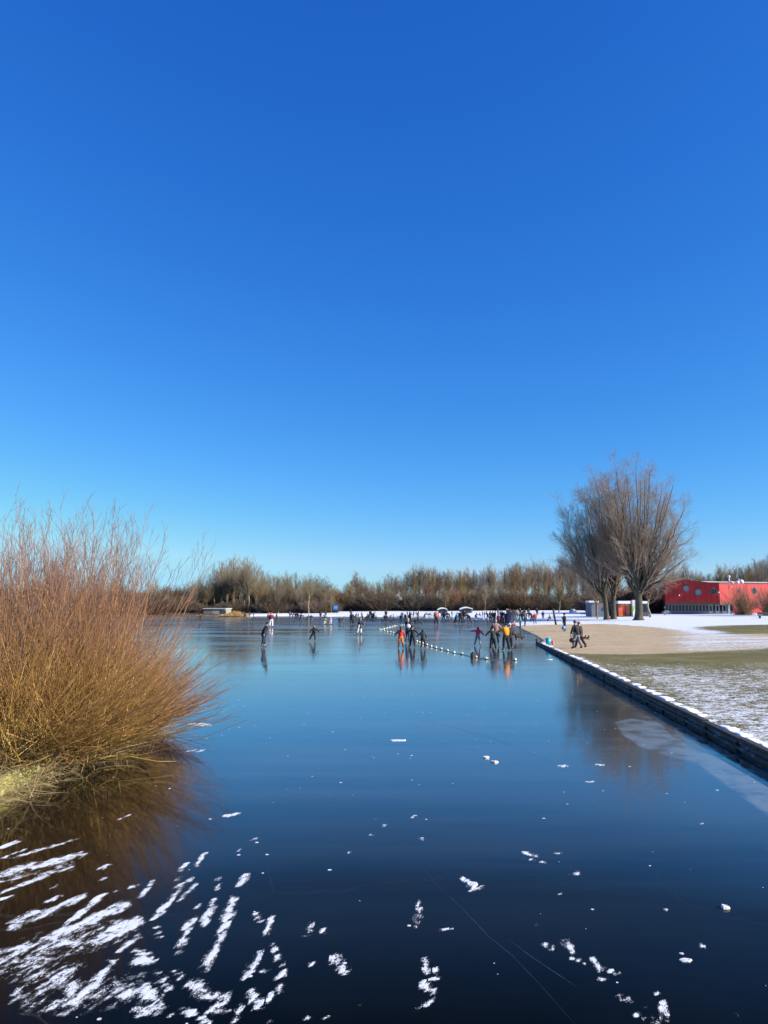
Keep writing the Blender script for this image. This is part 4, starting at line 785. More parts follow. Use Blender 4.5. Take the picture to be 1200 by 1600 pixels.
# willow bushes in front of the hall
for (x, y, lb) in ((1162, 961, 'fan-shaped willow bush in front of the bright red wall'), (1206, 962, 'willow bush at the right edge in front of the red hall')):
    g = np.random.default_rng(x); p = gp(x, y); r = empty('willow_bush', p, label=lb, cat='bush'); tb = TB(); n = 210; th = np.radians(58 * g.random(n) ** .8); az = g.uniform(0, 6.28, n)
    bb = np.stack([g.normal(0, .7, n), g.normal(0, .5, n), np.zeros(n)], -1); d = np.stack([np.sin(th) * np.cos(az), np.sin(th) * np.sin(az), np.cos(th)], -1); P = curve(bb, d, g.uniform(3.0, 6.4, n), 8, .25, .05, g); Rr = g.uniform(.022, .04, n)[:, None] * np.linspace(1, .35, 8)[None]; tb.add(P, Rr)
    A_, B_, _ = grow(P, Rr, 5, .25, .95, 22, 1.4, .4, 4, .3, .6, .06, g, .012); tb.add(A_, B_); link('shoots', tb.mesh('shoots'), bark('hall_willow', (.12, .075, .04), (.30, .20, .10), rnd=.05), r)
    mb = MB(); mb.ball((0, 0, .15), (1.2, .9, .4), 12, 6, jit=.25); mb.build('stool', M_TIMBER, r, True)
#@@PART5@@
# ------------------------------------------------------------------ people
import bmesh
def skin_mesh(name, verts, edges, radii, root=0, sub=1, mat_fn=None):
    bm = bmesh.new(); lay = bm.verts.layers.skin.verify(); vs = [bm.verts.new(v) for v in verts]
    for a, b in edges: bm.edges.new((vs[a], vs[b]))
    for v, r in zip(vs, radii): v[lay].radius = (r, r) if not hasattr(r, '__len__') else r; v[lay].use_root = False
    vs[root][lay].use_root = True
    me = bpy.data.meshes.new(name + '_cage'); bm.to_mesh(me); bm.free()
    o = bpy.data.objects.new(name, me); COL.objects.link(o); m = o.modifiers.new('s', 'SKIN'); m.use_smooth_shade = True
    if sub: q = o.modifiers.new('d', 'SUBSURF'); q.levels = sub; q.render_levels = sub
    dg = bpy.context.evaluated_depsgraph_get(); out = bpy.data.meshes.new_from_object(o.evaluated_get(dg)); out.name = name
    bpy.data.objects.remove(o); bpy.data.meshes.remove(me); return out
class Sk:
    def __init__(s): s.v = []; s.e = []; s.r = []
    def p(s, co, r, par=None):
        s.v.append(tuple(co)); s.r.append(r)
        if par is not None: s.e.append((par, len(s.v) - 1))
        return len(s.v) - 1
def dirv(f, a, side): # f: swing forward (+X), a: spread to the side (deg); hanging down at 0,0
    f, a = R_(f), R_(a); return Vector((math.sin(f) * math.cos(a), side * math.sin(a), -math.cos(f) * math.cos(a)))
def figure(name, lean=0, legs=((0, 4, 0), (0, 4, 0)), arms=((5, 8, 15), (5, 8, 15)), head=0, coat=0.0, hood=False, hair='hat', skates=True):
    """faces +X; legs: (thigh forward, spread, knee bend); arms: (forward, spread, elbow bend); lean forward"""
    J = {}; tdir = Vector((math.sin(R_(lean)), 0, math.cos(R_(lean)))); pel = Vector((0, 0, 0))
    J['pel'] = pel; J['waist'] = pel + tdir * .17; J['chest'] = pel + tdir * .38; J['neck'] = pel + tdir * .53
    hd = Vector((math.sin(R_(lean * .4 + head)), 0, math.cos(R_(lean * .4 + head)))); J['nk2'] = J['neck'] + hd * .07; J['head'] = J['nk2'] + hd * .11; J['top'] = J['head'] + hd * .07
    for i, s_ in enumerate((1, -1)):
        f, a, kn = legs[i]; hip = pel + Vector((0, s_ * .095, -.03)); d1 = dirv(f, a, s_); knee = hip + d1 * .43; d2 = dirv(f - kn, a * .8, s_); an = knee + d2 * .41
        J['hip', i], J['knee', i], J['ank', i] = hip, knee, an; J['toe', i] = an + Vector((.17, s_ * .03, -.05)); J['heel', i] = an + Vector((-.05, 0, -.05))
        f, a, el = arms[i]; sh = J['chest'] + tdir * .08 + Vector((0, s_ * .18, 0)); d1 = dirv(f + lean, a, s_); e = sh + d1 * .29; d2 = dirv(f + lean + el, a * (.8 if a < 60 else 1.0), s_); w = e + d2 * .25
        J['sh', i], J['el', i], J['wr', i], J['hd', i] = sh, e, w, d2
    zmin = min(J['heel', 0].z, J['heel', 1].z) - .05 - (.035 if skates else 0)
    for k_ in J:
        if not (isinstance(k_, tuple) and k_[0] == 'hd'): J[k_] = J[k_] - Vector((0, 0, zmin))
    # continuous body
    B = Sk(); p0 = B.p(J['pel'], .11); w_ = B.p(J['waist'], .105, p0); c = B.p(J['chest'], .125, w_); n = B.p(J['neck'], .06, c); n2 = B.p(J['nk2'], .052, n)
    fw = Vector((hd.z, 0, -hd.x)); h1 = B.p(J['head'] - hd * .03 + fw * .01, (.095, .105), n2); h2 = B.p(J['head'] + hd * .04, (.10, .112), h1); B.p(J['top'] + hd * .02, .075, h2)
    B.p(J['head'] + fw * .112 - hd * .015, .014, h1)
    for i in (0, 1):
        s_ = (1, -1)[i]; sh = B.p(J['sh', i], .06, c); e = B.p(J['el', i], .038, sh); wr = B.p(J['wr', i], .026, e); d = J['hd', i]
        sd = Vector((0, s_, 0)); sd = (sd - d * sd.dot(d)).normalized(); up = d.cross(sd); palm = B.p(J['wr', i] + d * .055, (.034, .018), wr)
        for q in range(4):
            b_ = J['wr', i] + d * .09 + up * (-.027 + .018 * q); k1 = B.p(b_, .0085, palm); L_ = (.032, .037, .035, .027)[q]; k2 = B.p(b_ + d * L_ - sd * .006, .008, k1); B.p(b_ + d * L_ * 1.7 - sd * .024, .007, k2)
        t1 = B.p(J['wr', i] + d * .045 + up * .036, .010, palm); B.p(J['wr', i] + d * .078 + up * .055, .0085, t1)
        hp = B.p(J['hip', i], .085, p0); kn = B.p(J['knee', i], .055, hp); an = B.p(J['ank', i], .038, kn); hl = B.p(J['heel', i], .032, an); B.p(J['toe', i], .03, an)
    M = {'body': skin_mesh(name + '_body', B.v, B.e, B.r)}
    mid = (J['knee', 0] + J['knee', 1]) / 2 * coat + J['pel'] * (1 - coat)
    Jk = Sk(); cb_ = Jk.p(mid, (.20, .27)) if coat else None; p0 = Jk.p(J['pel'] - tdir * (.0 if coat else .06), (.17, .20), cb_); w_ = Jk.p(J['waist'], (.165, .19), p0); c = Jk.p(J['chest'], (.18, .225), w_); Jk.p(J['neck'] + hd * .0, .11, c)
    if hood: Jk.p(J['head'] - fw * .03, .15, len(Jk.v) - 1); Jk.p(J['top'] + hd * .03 - fw * .02, .11, len(Jk.v) - 1)
    for i in (0, 1): sh = Jk.p(J['sh', i], .105, c); e = Jk.p(J['el', i], .08, sh); Jk.p(J['wr', i], .062, e)
    M['jacket'] = skin_mesh(name + '_jacket', Jk.v, Jk.e, Jk.r)
    T = Sk(); p_ = T.p(J['waist'], (.12, .14)); p0 = T.p(J['pel'], (.14, .165), p_)
    for i in (0, 1): hp = T.p(J['hip', i] + Vector((0, 0, -.05)), .125, p0); kn = T.p(J['knee', i], .095, hp); T.p(J['ank', i] + Vector((0, 0, .03)), .08, kn)
    M['trousers'] = skin_mesh(name + '_trousers', T.v, T.e, T.r)
    M['boots'] = []
    for i in (0, 1):
        b = Sk(); a = b.p(J['ank', i] + Vector((0, 0, .07)), .075); h_ = b.p(J['heel', i] + Vector((.02, 0, .01)), .06, a); b.p(J['toe', i], .052, h_); m_ = skin_mesh(name + '_boot', b.v, b.e, b.r)
        if skates:
            bm = bmesh.new(); bm.from_mesh(m_); h_, t_ = J['heel', i], J['toe', i]; c = (h_ + t_) / 2 + Vector((0, 0, -.065))
            r_ = bmesh.ops.create_cube(bm, size=1, matrix=Matrix.Translation(c) @ Matrix.Diagonal((.30, .008, .035, 1)))
            for v in r_['verts']:
                for f_ in v.link_faces: f_.material_index = 1
            bm.to_mesh(m_); bm.free()
        M['boots'].append(m_)
    M['hairname'] = 'hat' if hair == 'hat' else 'hair'
    hh = MB()
    if hair == 'hat': hh.ball(J['top'] - hd * .035 - fw * .01, (.125, .112, .10), 12, 7)
    else: hh.ball(J['top'] - hd * .045 - fw * .025, (.105, .095, .095), 12, 7)
    if hair == 'long': hh.tube([J['head'] - fw * .06, J['neck'] - fw * .10, J['chest'] - fw * .16 - hd * .02], [.085, .07, .03], 9)
    if hair == 'bobble': hh.ball(J['top'] + hd * .07, (.04, .04, .04), 8, 5)
    me = bpy.data.meshes.new(name + '_hair'); me.from_pydata(hh.v, [], hh.f); me.polygons.foreach_set('use_smooth', np.ones(len(hh.f), bool)); me.update(); M['hair'] = None if hood else me
    M['h'] = J['top'].z + .05; M['J'] = J; return M
CM = {}
def cloth(c):
    if c not in CM:
        k = NT('cloth'); n = k.noise(k.obj(), 7, 4); k.base(k.ramp(n, [(.3, [x * .7 for x in c]), (.7, [min(1, x * 1.25) for x in c])])); k.p.inputs['Roughness'].default_value = .85; k.bump(n, .5, .03); CM[c] = k.m
    return CM[c]
M_SKIN = plain('skin', (.52, .31, .22), .5, .08); M_STEEL = plain('steel_blade', (.6, .62, .65), .25, .05, metal=1.0); M_BOOT = plain('black_boot', (.02, .02, .022), .5, .2)
BLACK = (.012, .013, .018); NAVY = (.015, .022, .045); GREY = (.10, .11, .12); DGREY = (.035, .038, .042); JEANS = (.06, .09, .15); RED = (.55, .02, .02); PINK = (.80, .03, .10); ORANGE = (.80, .30, .01); ORED = (.75, .12, .02)
SALMON = (.62, .16, .12); TEAL = (.06, .28, .30); KHAKI = (.38, .36, .24); BROWN = (.16, .09, .05); CREAM = (.65, .60, .42); WHITE = (.7, .7, .72); MAROON = (.20, .02, .04); LBLUE = (.25, .45, .60); BLUE = (.03, .09, .30); BLOND = (.45, .30, .14); DKHAIR = (.03, .02, .015); OLIVE = (.06, .065, .045); LILAC = (.5, .35, .5)
POSES = {}
def defp(n, **k): POSES[n] = figure(n, **k)
defp('stand'); defp('stand_coat', coat=.75); defp('hands_back', lean=22, legs=((6, 3, 8), (-4, 3, 6)), arms=((-48, 4, 20), (-48, 4, 20)), head=4, coat=.8)
defp('arms_out', legs=((3, 7, 8), (-3, 7, 8)), arms=((0, 48, 0), (0, 42, 0)), coat=.3); defp('arms_wide', lean=14, legs=((10, 16, 18), (-6, 16, 10)), arms=((10, 80, 0), (10, 38, 0)), hood=True)
defp('skate', lean=26, legs=((28, 5, 40), (-22, 8, 12)), arms=((35, 12, 20), (-40, 14, 10))); defp('skate_side', lean=18, legs=((12, 4, 25), (-14, 20, 6)), arms=((20, 35, 10), (-20, 35, 10)), hood=True)
defp('push', lean=48, legs=((18, 4, 20), (-14, 6, 12)), arms=((20, 8, 12), (20, 8, 12)), head=6); defp('walk', lean=6, legs=((20, 3, 6), (-18, 3, 14)), arms=((16, 6, 18), (-16, 6, 10)), skates=False, hair='hair')
defp('walk_hat', lean=8, legs=((14, 3, 6), (-12, 3, 12)), arms=((4, 14, 4), (8, 6, 12)), skates=False, coat=.25); defp('phone', legs=((3, 3, 3), (-3, 3, 5)), arms=((30, 6, 110), (5, 8, 8)), skates=False)
defp('hair_coat', lean=10, legs=((14, 4, 14), (-10, 4, 8)), arms=((10, 24, 20), (10, 20, 20)), coat=.95, hair='long'); defp('sit', lean=12, legs=((85, 12, 78), (85, 12, 84)), arms=((30, 10, 30), (30, 10, 30)), skates=False)
defp('kneel', lean=30, legs=((88, 8, 120), (30, 8, 100)), arms=((40, 10, 20), (40, 10, 20))); defp('reach', legs=((4, 6, 6), (-6, 6, 8)), arms=((58, 14, 6), (5, 10, 12)), hair='hair'); defp('hooded', legs=((3, 6, 4), (-3, 6, 6)), arms=((0, 46, 0), (0, 20, 0)), hood=True, coat=.35)
defp('bobble', legs=((8, 6, 12), (-8, 6, 10)), arms=((10, 25, 15), (0, 25, 10)), hair='bobble'); defp('child_long', legs=((10, 5, 14), (-8, 5, 10)), arms=((20, 30, 20), (-10, 22, 10)), hair='long')
person_log = []
def person(px_, py_, hpx, pose, rz, top, legs, hat, label, group=None, boots=None, scale=None):
    M = POSES[pose]; p = gp(px_, py_) if scale is None else gp(px_, py_); D = p.y * ct + (p.z - CAM_H) * st
    real = hpx * D / F_PX; s = max(.55, min(1.13, real / M['h'])) if scale is None else scale
    if M['h'] < 1.3: s = max(.45, min(1.1, real / M['h']))
    o = bpy.data.objects.new('person', M['body']); COL.objects.link(o)
    if not M['body'].materials: M['body'].materials.append(M_SKIN)
    o.location = p; o.rotation_euler = (0, 0, R_(rz)); o.scale = (s * 1.04, s * 1.04, s) if hpx > 28 else (s * 1.2, s * 1.2, s * 1.05); tag(o, label, 'person', group)
    def part(nm, me, mats):
        if not me.materials:
            for m_ in mats: me.materials.append(m_)
        q = bpy.data.objects.new(nm, me); COL.objects.link(q); q.parent = o
        q.material_slots[0].link = 'OBJECT'; q.material_slots[0].material = mats[0]
    part('jacket', M['jacket'], [cloth(top)]); part('trousers', M['trousers'], [cloth(legs)])
    if M['hair']: part(M['hairname'], M['hair'], [cloth(hat)])
    for b in M['boots']: part('boot', b, [cloth(boots) if boots else M_BOOT, M_STEEL])
    return o
Gs = 'skaters scattered over the far ice'; Gc = 'people crowding the beach and tent'
# facing: 0 = to the right, 90 = away from the camera, 180 = to the left, -90 = towards the camera
PP = [
 (412, 1011, 39, 'hands_back', 8, NAVY, NAVY, DGREY, 'person in a dark navy coat leaning forward with hands behind, alone on left ice', None),
 (490, 1003, 24, 'skate_side', -70, BLACK, DGREY, BLACK, 'child skater in black with arms held out, alone left of the centre', None),
 (561.5, 991.5, 25, 'hair_coat', -20, BLACK, WHITE, DKHAIR, 'person in a long black coat and pale leggings skating beyond the child in black', None),
 (626, 1013, 34, 'child_long', 100, (.50, .05, .03), (.80, .17, .02), DKHAIR, 'child in red jacket and orange trousers, left of the hand holding group', None),
 (637.5, 1005, 40, 'reach', 60, NAVY, JEANS, BLOND, 'blond person in dark top and blue jeans standing behind the child in orange', None),
 (644.5, 1011.5, 34, 'arms_out', 80, BLACK, BLACK, DKHAIR, 'person all in black with arms spread between the orange child and the hooded one', None),
 (661, 1014, 31, 'hooded', 95, (.03, .045, .045), BLACK, BLACK, 'person in a dark green-grey hooded coat, right end of the hand holding group', None),
 (746.5, 1009.5, 30, 'arms_wide', 60, PINK, (.25, .2, .22), PINK, 'child in a bright pink-red hooded jacket skating with arms wide', None),
 (770.5, 1016.5, 38, 'arms_out', 90, DGREY, BLACK, BLACK, 'person in a dark grey jacket seen from behind, arms spread, left of the orange jacket', None),
 (775, 1010, 46, 'child_long', -80, (.30, .17, .14), DGREY, BROWN, 'long haired person with pale scarf, mostly hidden behind the dark grey jacket', None),
 (790.5, 1016.5, 43, 'reach', 120, ORANGE, BLACK, DKHAIR, 'person in an orange jacket with one arm reaching left', None),
 (797, 1015, 41, 'stand', -60, BLACK, BLACK, WHITE, 'person in black with a white hat close beside the orange jacket', None),
 (901.5, 1013.5, 44, 'walk_hat', 130, (.018, .019, .022), (.16, .20, .22), (.15, .15, .15), 'walker in grey jeans and cap carrying a black bag by the grass', None),
 (906.5, 1012.5, 41, 'walk', 130, (.02, .016, .018), (.08, .012, .02), (.35, .12, .16), 'walker in maroon trousers and pinkish hat just beside the one with the bag', None),
 (882.5, 986.5, 27, 'phone', 180, BLACK, NAVY, DKHAIR, 'person in black on the sand looking at a phone and holding a blue sledge disc', None),
 (813, 983, 21, 'stand', 170, TEAL, BLACK, DKHAIR, 'person in a teal jacket and brown boots standing on the sand near the dog', None),
 (820.5, 978, 22, 'stand', 170, GREY, BLACK, DKHAIR, 'person in dark grey standing right of the teal jacket on the beach', None),
 (805, 983.5, 12, 'sit', 180, (.55, .2, .22), (.3, .1, .1), WHITE, 'small child in faded red sitting on the beach edge left of the teal jacket', None),
 (831, 972, 17, 'push', 180, BLACK, BLACK, BLACK, 'person in black bending, just left of the red and white jacket', None),
 (836, 975, 17, 'stand', 90, RED, JEANS, WHITE, 'person in a red jacket at the edge of the snow and sand', None),
 (826.5, 966, 15, 'stand', 0, BLACK, BLACK, BLACK, 'person in black standing behind the bending one on the snow', None),
 (848.5, 967.5, 12, 'stand', 90, NAVY, GREY, BLACK, 'small dark figure on the snow right of the red jacket', None),
 (860, 971, 10, 'sit', 180, OLIVE, BLACK, BLACK, 'dark figure sitting low on the snow left of the leaning post', None),
 (865.5, 966, 14, 'stand', 0, BLACK, BLACK, BLACK, 'dark figure standing at the top of the leaning post', None),
 (917.5, 963, 12, 'stand', 90, DGREY, BLACK, BLACK, 'dark figure standing in front of the grey kiosk', None),
 (808, 967, 15, 'stand', -90, KHAKI, GREY, DKHAIR, 'person in a pale khaki jacket right of the dark tent', None),
 (383, 966.5, 11, 'skate', 180, BLACK, BLACK, BLACK, 'dark figure near the golden reeds at the left shore, leftmost of three', None),
 (389.5, 965, 8, 'stand', 0, BLACK, BLACK, BLACK, 'small dark figure near the golden reeds, middle of three', None),
 (396, 964.5, 7, 'stand', 0, BLACK, BLACK, BLACK, 'small dark figure at the left end of the snow bank, right of two others', None),
 (313, 973.5, 14, 'stand', 0, BLACK, BLACK, BLACK, 'dark figure seen through the outer twigs of the willow', None),
 (423.5, 980.5, 22, 'stand', 90, MAROON, WHITE, (.5, .15, .15), 'skater in a maroon top and white trousers near the left shore', None),
 (420, 974, 16, 'stand', 90, (.6, .25, .25), GREY, SALMON, 'child in pink just behind the skater in white trousers', None),
 (432, 972, 14, 'stand_coat', 180, (.02, .035, .05), NAVY, BLACK, 'dark blue-grey skater right of the one in white trousers', None),
 (455, 962.8, 4, 'sit', 0, DGREY, BLACK, BLACK, 'small grey seated figure on the left snow bank', None),
 (459.5, 962.8, 5, 'sit', 180, BLACK, BLACK, BLACK, 'black seated figure on the left snow bank, right of the grey one', None),
 (464.7, 967, 10, 'stand', 90, BLACK, BLACK, BLACK, 'dark skater just left of the one with an arm stretched right', None),
 (470, 972.5, 14, 'arms_out', 90, DGREY, JEANS, BLACK, 'dark skater with one arm stretched out to the right, below the leaning pale tree', None),
 (486.3, 972, 11, 'bobble', 100, NAVY, GREY, BLACK, 'child in dark blue skating alone left of the black figure on the shore', None),
 (500.7, 966.5, 10, 'stand', 90, BLACK, (.05, .03, .06), BLACK, 'black figure at the shoreline left of the blue notice board', None),
 (506.3, 976, 10, 'kneel', 0, CREAM, CREAM, CREAM, 'child in cream crouching beside a black figure', None),
 (510.5, 974.5, 13, 'push', 180, BLACK, BLACK, BLACK, 'black figure bending over the child in cream', None),
 (516.5, 976, 12, 'stand', 90, LILAC, WHITE, WHITE, 'pale pink and white child right of the bending black figure', None),
 (530.5, 976, 12, 'arms_out', 90, BLACK, BLACK, BLACK, 'dark child with raised arms beside a grey one', None),
 (535.5, 976.5, 13, 'skate', 0, GREY, GREY, GREY, 'grey skater beside the dark child with raised arms', None),
 (547.8, 961, 9, 'stand', 90, BLACK, BLACK, BLACK, 'far dark figure on the snow directly behind the tall black pair', None),
 (549.6, 975.8, 18, 'stand_coat', 90, BLACK, BLACK, BLACK, 'tall black figure, left one of a close pair', None),
 (551.9, 975.5, 15, 'stand', 90, DGREY, NAVY, DGREY, 'dark grey figure, right one of a close pair', None),
 (555.5, 967.5, 9, 'skate', 0, NAVY, NAVY, BLACK, 'small blue-grey skater far behind the long black coat', None),
 (560, 966.5, 8, 'stand', 0, GREY, GREY, BLACK, 'small grey figure just above the long black coat', None),
 (565, 965.5, 9, 'stand', 0, BLACK, BLACK, BLACK, 'black figure on the shore above right of the long black coat', None),
 (566.2, 971.5, 11, 'stand', 180, BLACK, NAVY, BLACK, 'black skater right of the long black coat', None),
 (571.6, 972.8, 12, 'skate', 10, BLACK, NAVY, BLACK, 'dark skater striding right behind the long black coat', None),
 (574.5, 963.8, 7, 'stand', 0, CREAM, GREY, CREAM, 'small beige figure on the far snow', None),
 (580.5, 969.5, 9, 'stand', 170, BLACK, (.2, .05, .1), BLACK, 'black figure left of one with a forward lean', None),
 (583, 964.2, 8, 'push', 0, BLACK, BLACK, BLACK, 'black figure leaning forward on the far snow edge', None),
 (587.5, 970.5, 8, 'stand', 0, BLACK, BLACK, BLACK, 'small black child standing alone left of the sitting one', None),
 (596.5, 973.2, 6, 'sit', 0, NAVY, NAVY, NAVY, 'child in dark blue sitting on the ice above the buoy ring', None),
 (601.8, 972.6, 12, 'stand', 90, BLACK, BLACK, BLACK, 'thin black figure, first right of the sitting child', None),
 (605.8, 973.2, 13, 'skate', 180, DGREY, NAVY, BLACK, 'dark skater turned left, second right of the sitting child', None),
 (611.2, 973.6, 12, 'stand', 180, BLUE, NAVY, BLACK, 'blue clad skater above the buoy ring', None),
 (615.2, 972.3, 12, 'walk', 180, (.20, .17, .08), NAVY, DKHAIR, 'skater in a yellowish brown jacket above the buoy ring', None),
 (636.5, 963.6, 9, 'stand', 0, DGREY, BLACK, BLACK, 'grey figure on the far snow, left of three in a row', None),
 (640.4, 964, 9, 'stand_coat', 0, BLACK, BLACK, BLACK, 'black figure on the far snow, middle of three in a row', None),
 (646.3, 963.6, 9, 'stand_coat', 180, BLACK, MAROON, BLACK, 'broad black figure on the far snow, right of three in a row', None),
 (653.8, 963.5, 10, 'stand', 0, (.12, .15, .25), MAROON, GREY, 'figure in a grey-blue jacket on the far snow', None),
 (649.3, 978, 10, 'stand', 90, BLACK, NAVY, BLACK, 'small dark child left of a grey and black skater', None),
 (655, 977.8, 17, 'skate', 180, GREY, NAVY, BLACK, 'grey and black skater behind the hand holding group', None),
 (663, 967.5, 10, 'push', 0, BLACK, BLACK, BLACK, 'black figure bent over near the dark sledge', None),
 (681.8, 977.3, 23, 'stand', 90, SALMON, NAVY, DKHAIR, 'skater in a salmon red jacket and dark trousers in the middle of the ice', None),
 (689.4, 964.5, 9, 'stand', 0, BLACK, BLACK, BLACK, 'black figure just right of the salmon jacket on the snow', None),
 (694.6, 969.5, 14, 'stand', 0, (.15, .2, .3), LBLUE, BLACK, 'figure in light blue trousers right of the salmon jacket', None),
 (698.5, 963.5, 9, 'stand', 0, BLACK, BLACK, BLACK, 'black figure between light blue trousers and brown jacket', None),
 (702.3, 968.5, 12, 'push', 180, BROWN, (.4, .25, .2), DKHAIR, 'bending figure in brown near the far shore', None),
 (706.2, 963.8, 9, 'stand', 0, MAROON, BLACK, BLACK, 'dark maroon figure on the snow behind the brown one', None),
 (712, 975, 17, 'skate', 20, LBLUE, BLACK, BLACK, 'skater with a light blue back leaning into a stride', None),
 (719.6, 975.2, 20, 'stand', 90, BLACK, BLACK, BLACK, 'tall black figure right of the light blue skater', None),
 (725.5, 966, 12, 'stand', 90, BLACK, BLACK, BLACK, 'black figure in front of the snow roofed shelter', None),
 (731, 974.5, 15, 'stand', 0, GREY, GREY, BLACK, 'grey figure partly hidden behind the big bending one', None),
 (734.5, 975.6, 17, 'push', 180, BLACK, NAVY, BLACK, 'black figure bending far forward below the shelter', None),
 (742.6, 968, 10, 'kneel', 0, BLACK, BLACK, BLACK, 'black crouching figure right of the bending one', None),
 (749, 963.5, 6, 'sit', 0, BLACK, BLACK, BLACK, 'small black seated figure on the far snow', None),
 (754.3, 964.5, 9, 'stand', 0, BLACK, BLACK, BLACK, 'left one of two dark figures below the slim pale trunk', None),
 (757.3, 965, 9, 'stand', 0, DGREY, BLACK, BLACK, 'right one of two dark figures below the slim pale trunk', None),
 (762.5, 969, 13, 'skate', 180, BLACK, BLACK, BLACK, 'black skater left of the crowd by the tent', None),
 (766, 967.5, 12, 'stand', 90, DGREY, BLACK, BLACK, 'dark grey figure at the left edge of the crowd by the tent', None),
 (770, 970, 14, 'stand_coat', 90, BROWN, BLACK, BLACK, 'brown coated figure in the crowd left of the tent', None),
 (774, 968, 13, 'stand', 0, BLACK, NAVY, BLACK, 'black figure in the crowd left of the tent', None),
 (779, 975, 15, 'stand_coat', 90, MAROON, BLACK, DKHAIR, 'dark maroon coated figure in front of the tent', None),
 (782.5, 966, 12, 'stand', 90, (.12, .1, .12), BLACK, GREY, 'grey hatted figure beside the tent', None),
 (787, 977, 15, 'stand', 0, (.08, .05, .1), BLACK, MAROON, 'figure with a dark red hat behind the orange jacket', None),
 (792, 963, 11, 'stand', 180, BLACK, BLACK, WHITE, 'figure with a white hat behind the tent', None),
 (797, 963.5, 12, 'stand', 90, DGREY, BLACK, BLACK, 'dark figure behind the right side of the tent', None),
 (802, 965, 13, 'stand', 90, BLACK, BLACK, BLACK, 'black figure at the right side of the tent', None),
 (813, 962, 11, 'stand', 90, NAVY, BLACK, (.3, .35, .5), 'figure with a pale blue hat right behind the tent', None),
 (819.5, 964, 12, 'stand', 90, BLACK, BLACK, BLACK, 'black figure behind the dark grey one on the beach', None),
 (839.3, 962, 12, 'stand', 90, BLACK, BLACK, BLACK, 'black figure behind the red jacket on the snow', None),
]
for q in PP: person(*q)
rc = random.Random(4)
for i in range(16): person(rc.uniform(764, 824), rc.uniform(962, 971), rc.uniform(10, 14), rc.choice(['stand', 'stand_coat', 'bobble', 'stand', 'walk_hat']), rc.choice([0, 90, -90, 180]), rc.choice([BLACK, BLACK, DGREY, NAVY, MAROON, (.05, .06, .07)]), BLACK, rc.choice([BLACK, GREY, DKHAIR]), 'dark clad person standing in the packed crowd around the navy tent', 'packed crowd around the tent')
for i in range(26): person(rc.uniform(450, 762) if i < 8 else rc.uniform(560, 762), rc.uniform(964, 971), rc.uniform(8, 12), rc.choice(['stand', 'skate', 'bobble', 'push']), rc.choice([0, 90, -90, 180]), rc.choice([BLACK, BLACK, DGREY, NAVY, BLUE]), BLACK, BLACK, 'tiny dark figure far off along the snowy shoreline behind the other skaters', 'tiny figures along the far shoreline')
def at_person(p, D=None): return p
# bag, skates, sledge disc, scarf held by people
def thing_at(name, px_, py_, D, mb_, mat, label, cat, smooth=True, rz=0):
    a = at_depth(px_, py_, D); o = mb_.build(name, mat, None, smooth); o.location = a; o.rotation_euler = (0, 0, rz); return tag(o, label, cat)
Dw = gp(901.5, 1013.5).y; u = Dw / F_PX
mb = MB(); mb.ball((0, 0, 0), (5.2 * u, .14, 4.0 * u), 14, 8); mb.tube([(-2.5 * u, 0, 3 * u), (-1.5 * u, 0, 6 * u), (1.5 * u, 0, 6 * u), (2.5 * u, 0, 3 * u)], .018, 6, cap=False); thing_at('sports_bag', 894.5, 1000.5, Dw - .1, mb, M_BOOT, 'black sports bag carried by the walker in grey jeans', 'bag')
mb = MB(); mb.ball((-.08, 0, 0), (.13, .05, .06), 10, 6); mb.tube([(.0, 0, 0), (.02, 0, .17)], .055, 8); mb.box((-.03, 0, -.085), (.32, .012, .03)); mb.ball((.17, .1, -.02), (.13, .05, .06), 10, 6); mb.tube([(.25, .1, 0), (.27, .1, .15)], .055, 8); mb.box((.2, .1, -.105), (.32, .012, .03)); thing_at('skate_pair', 914.5, 996.5, Dw - .1, mb, M_BOOT, 'pair of dark skates dangling from the hand of the walker in maroon trousers', 'skates')
Dp = gp(882.5, 986.5).y; u = Dp / F_PX
mb = MB(); mb.tube([(0, -.03, 0), (0, .03, 0)], [3.2 * u, 2.7 * u], 18); thing_at('sledge_disc', 880.5, 981, Dp - .3, mb, plain('blue_plastic', (.05, .25, .60), .35, .1), 'round blue sledge disc held by the person with the phone', 'sledge')
p = gp(671.5, 962.5); mb = MB(); mb.box((0, 0, .25), (1.1, .4, .05)); mb.tube([(-.5, -.18, .04), (.5, -.18, .04), (.66, -.18, .22)], .02, 6); mb.tube([(-.5, .18, .04), (.5, .18, .04), (.66, .18, .22)], .02, 6); mb.ball((-.1, 0, .38), (.42, .2, .16), 10, 6)
for x in (-.35, .35): mb.box((x, 0, .14), (.05, .38, .2))
o = mb.build('sledge', M_BOOT); o.location = p; tag(o, 'dark loaded sledge on the far snow left of the salmon jacket', 'sledge')
Dh = gp(637.5, 1005).y; mb = MB(); mb.ball((0, 0, 0), (.19, .08, .17), 10, 7, jit=.06); mb.tube([(-.1, 0, .14), (0, 0, .3), (.1, 0, .14)], .015, 6, cap=False); thing_at('shoulder_bag', 638, 978.5, Dh - .22, mb, plain('white_cloth', WHITE, .8, .08), 'white bag on the hip of the blond person', 'bag')
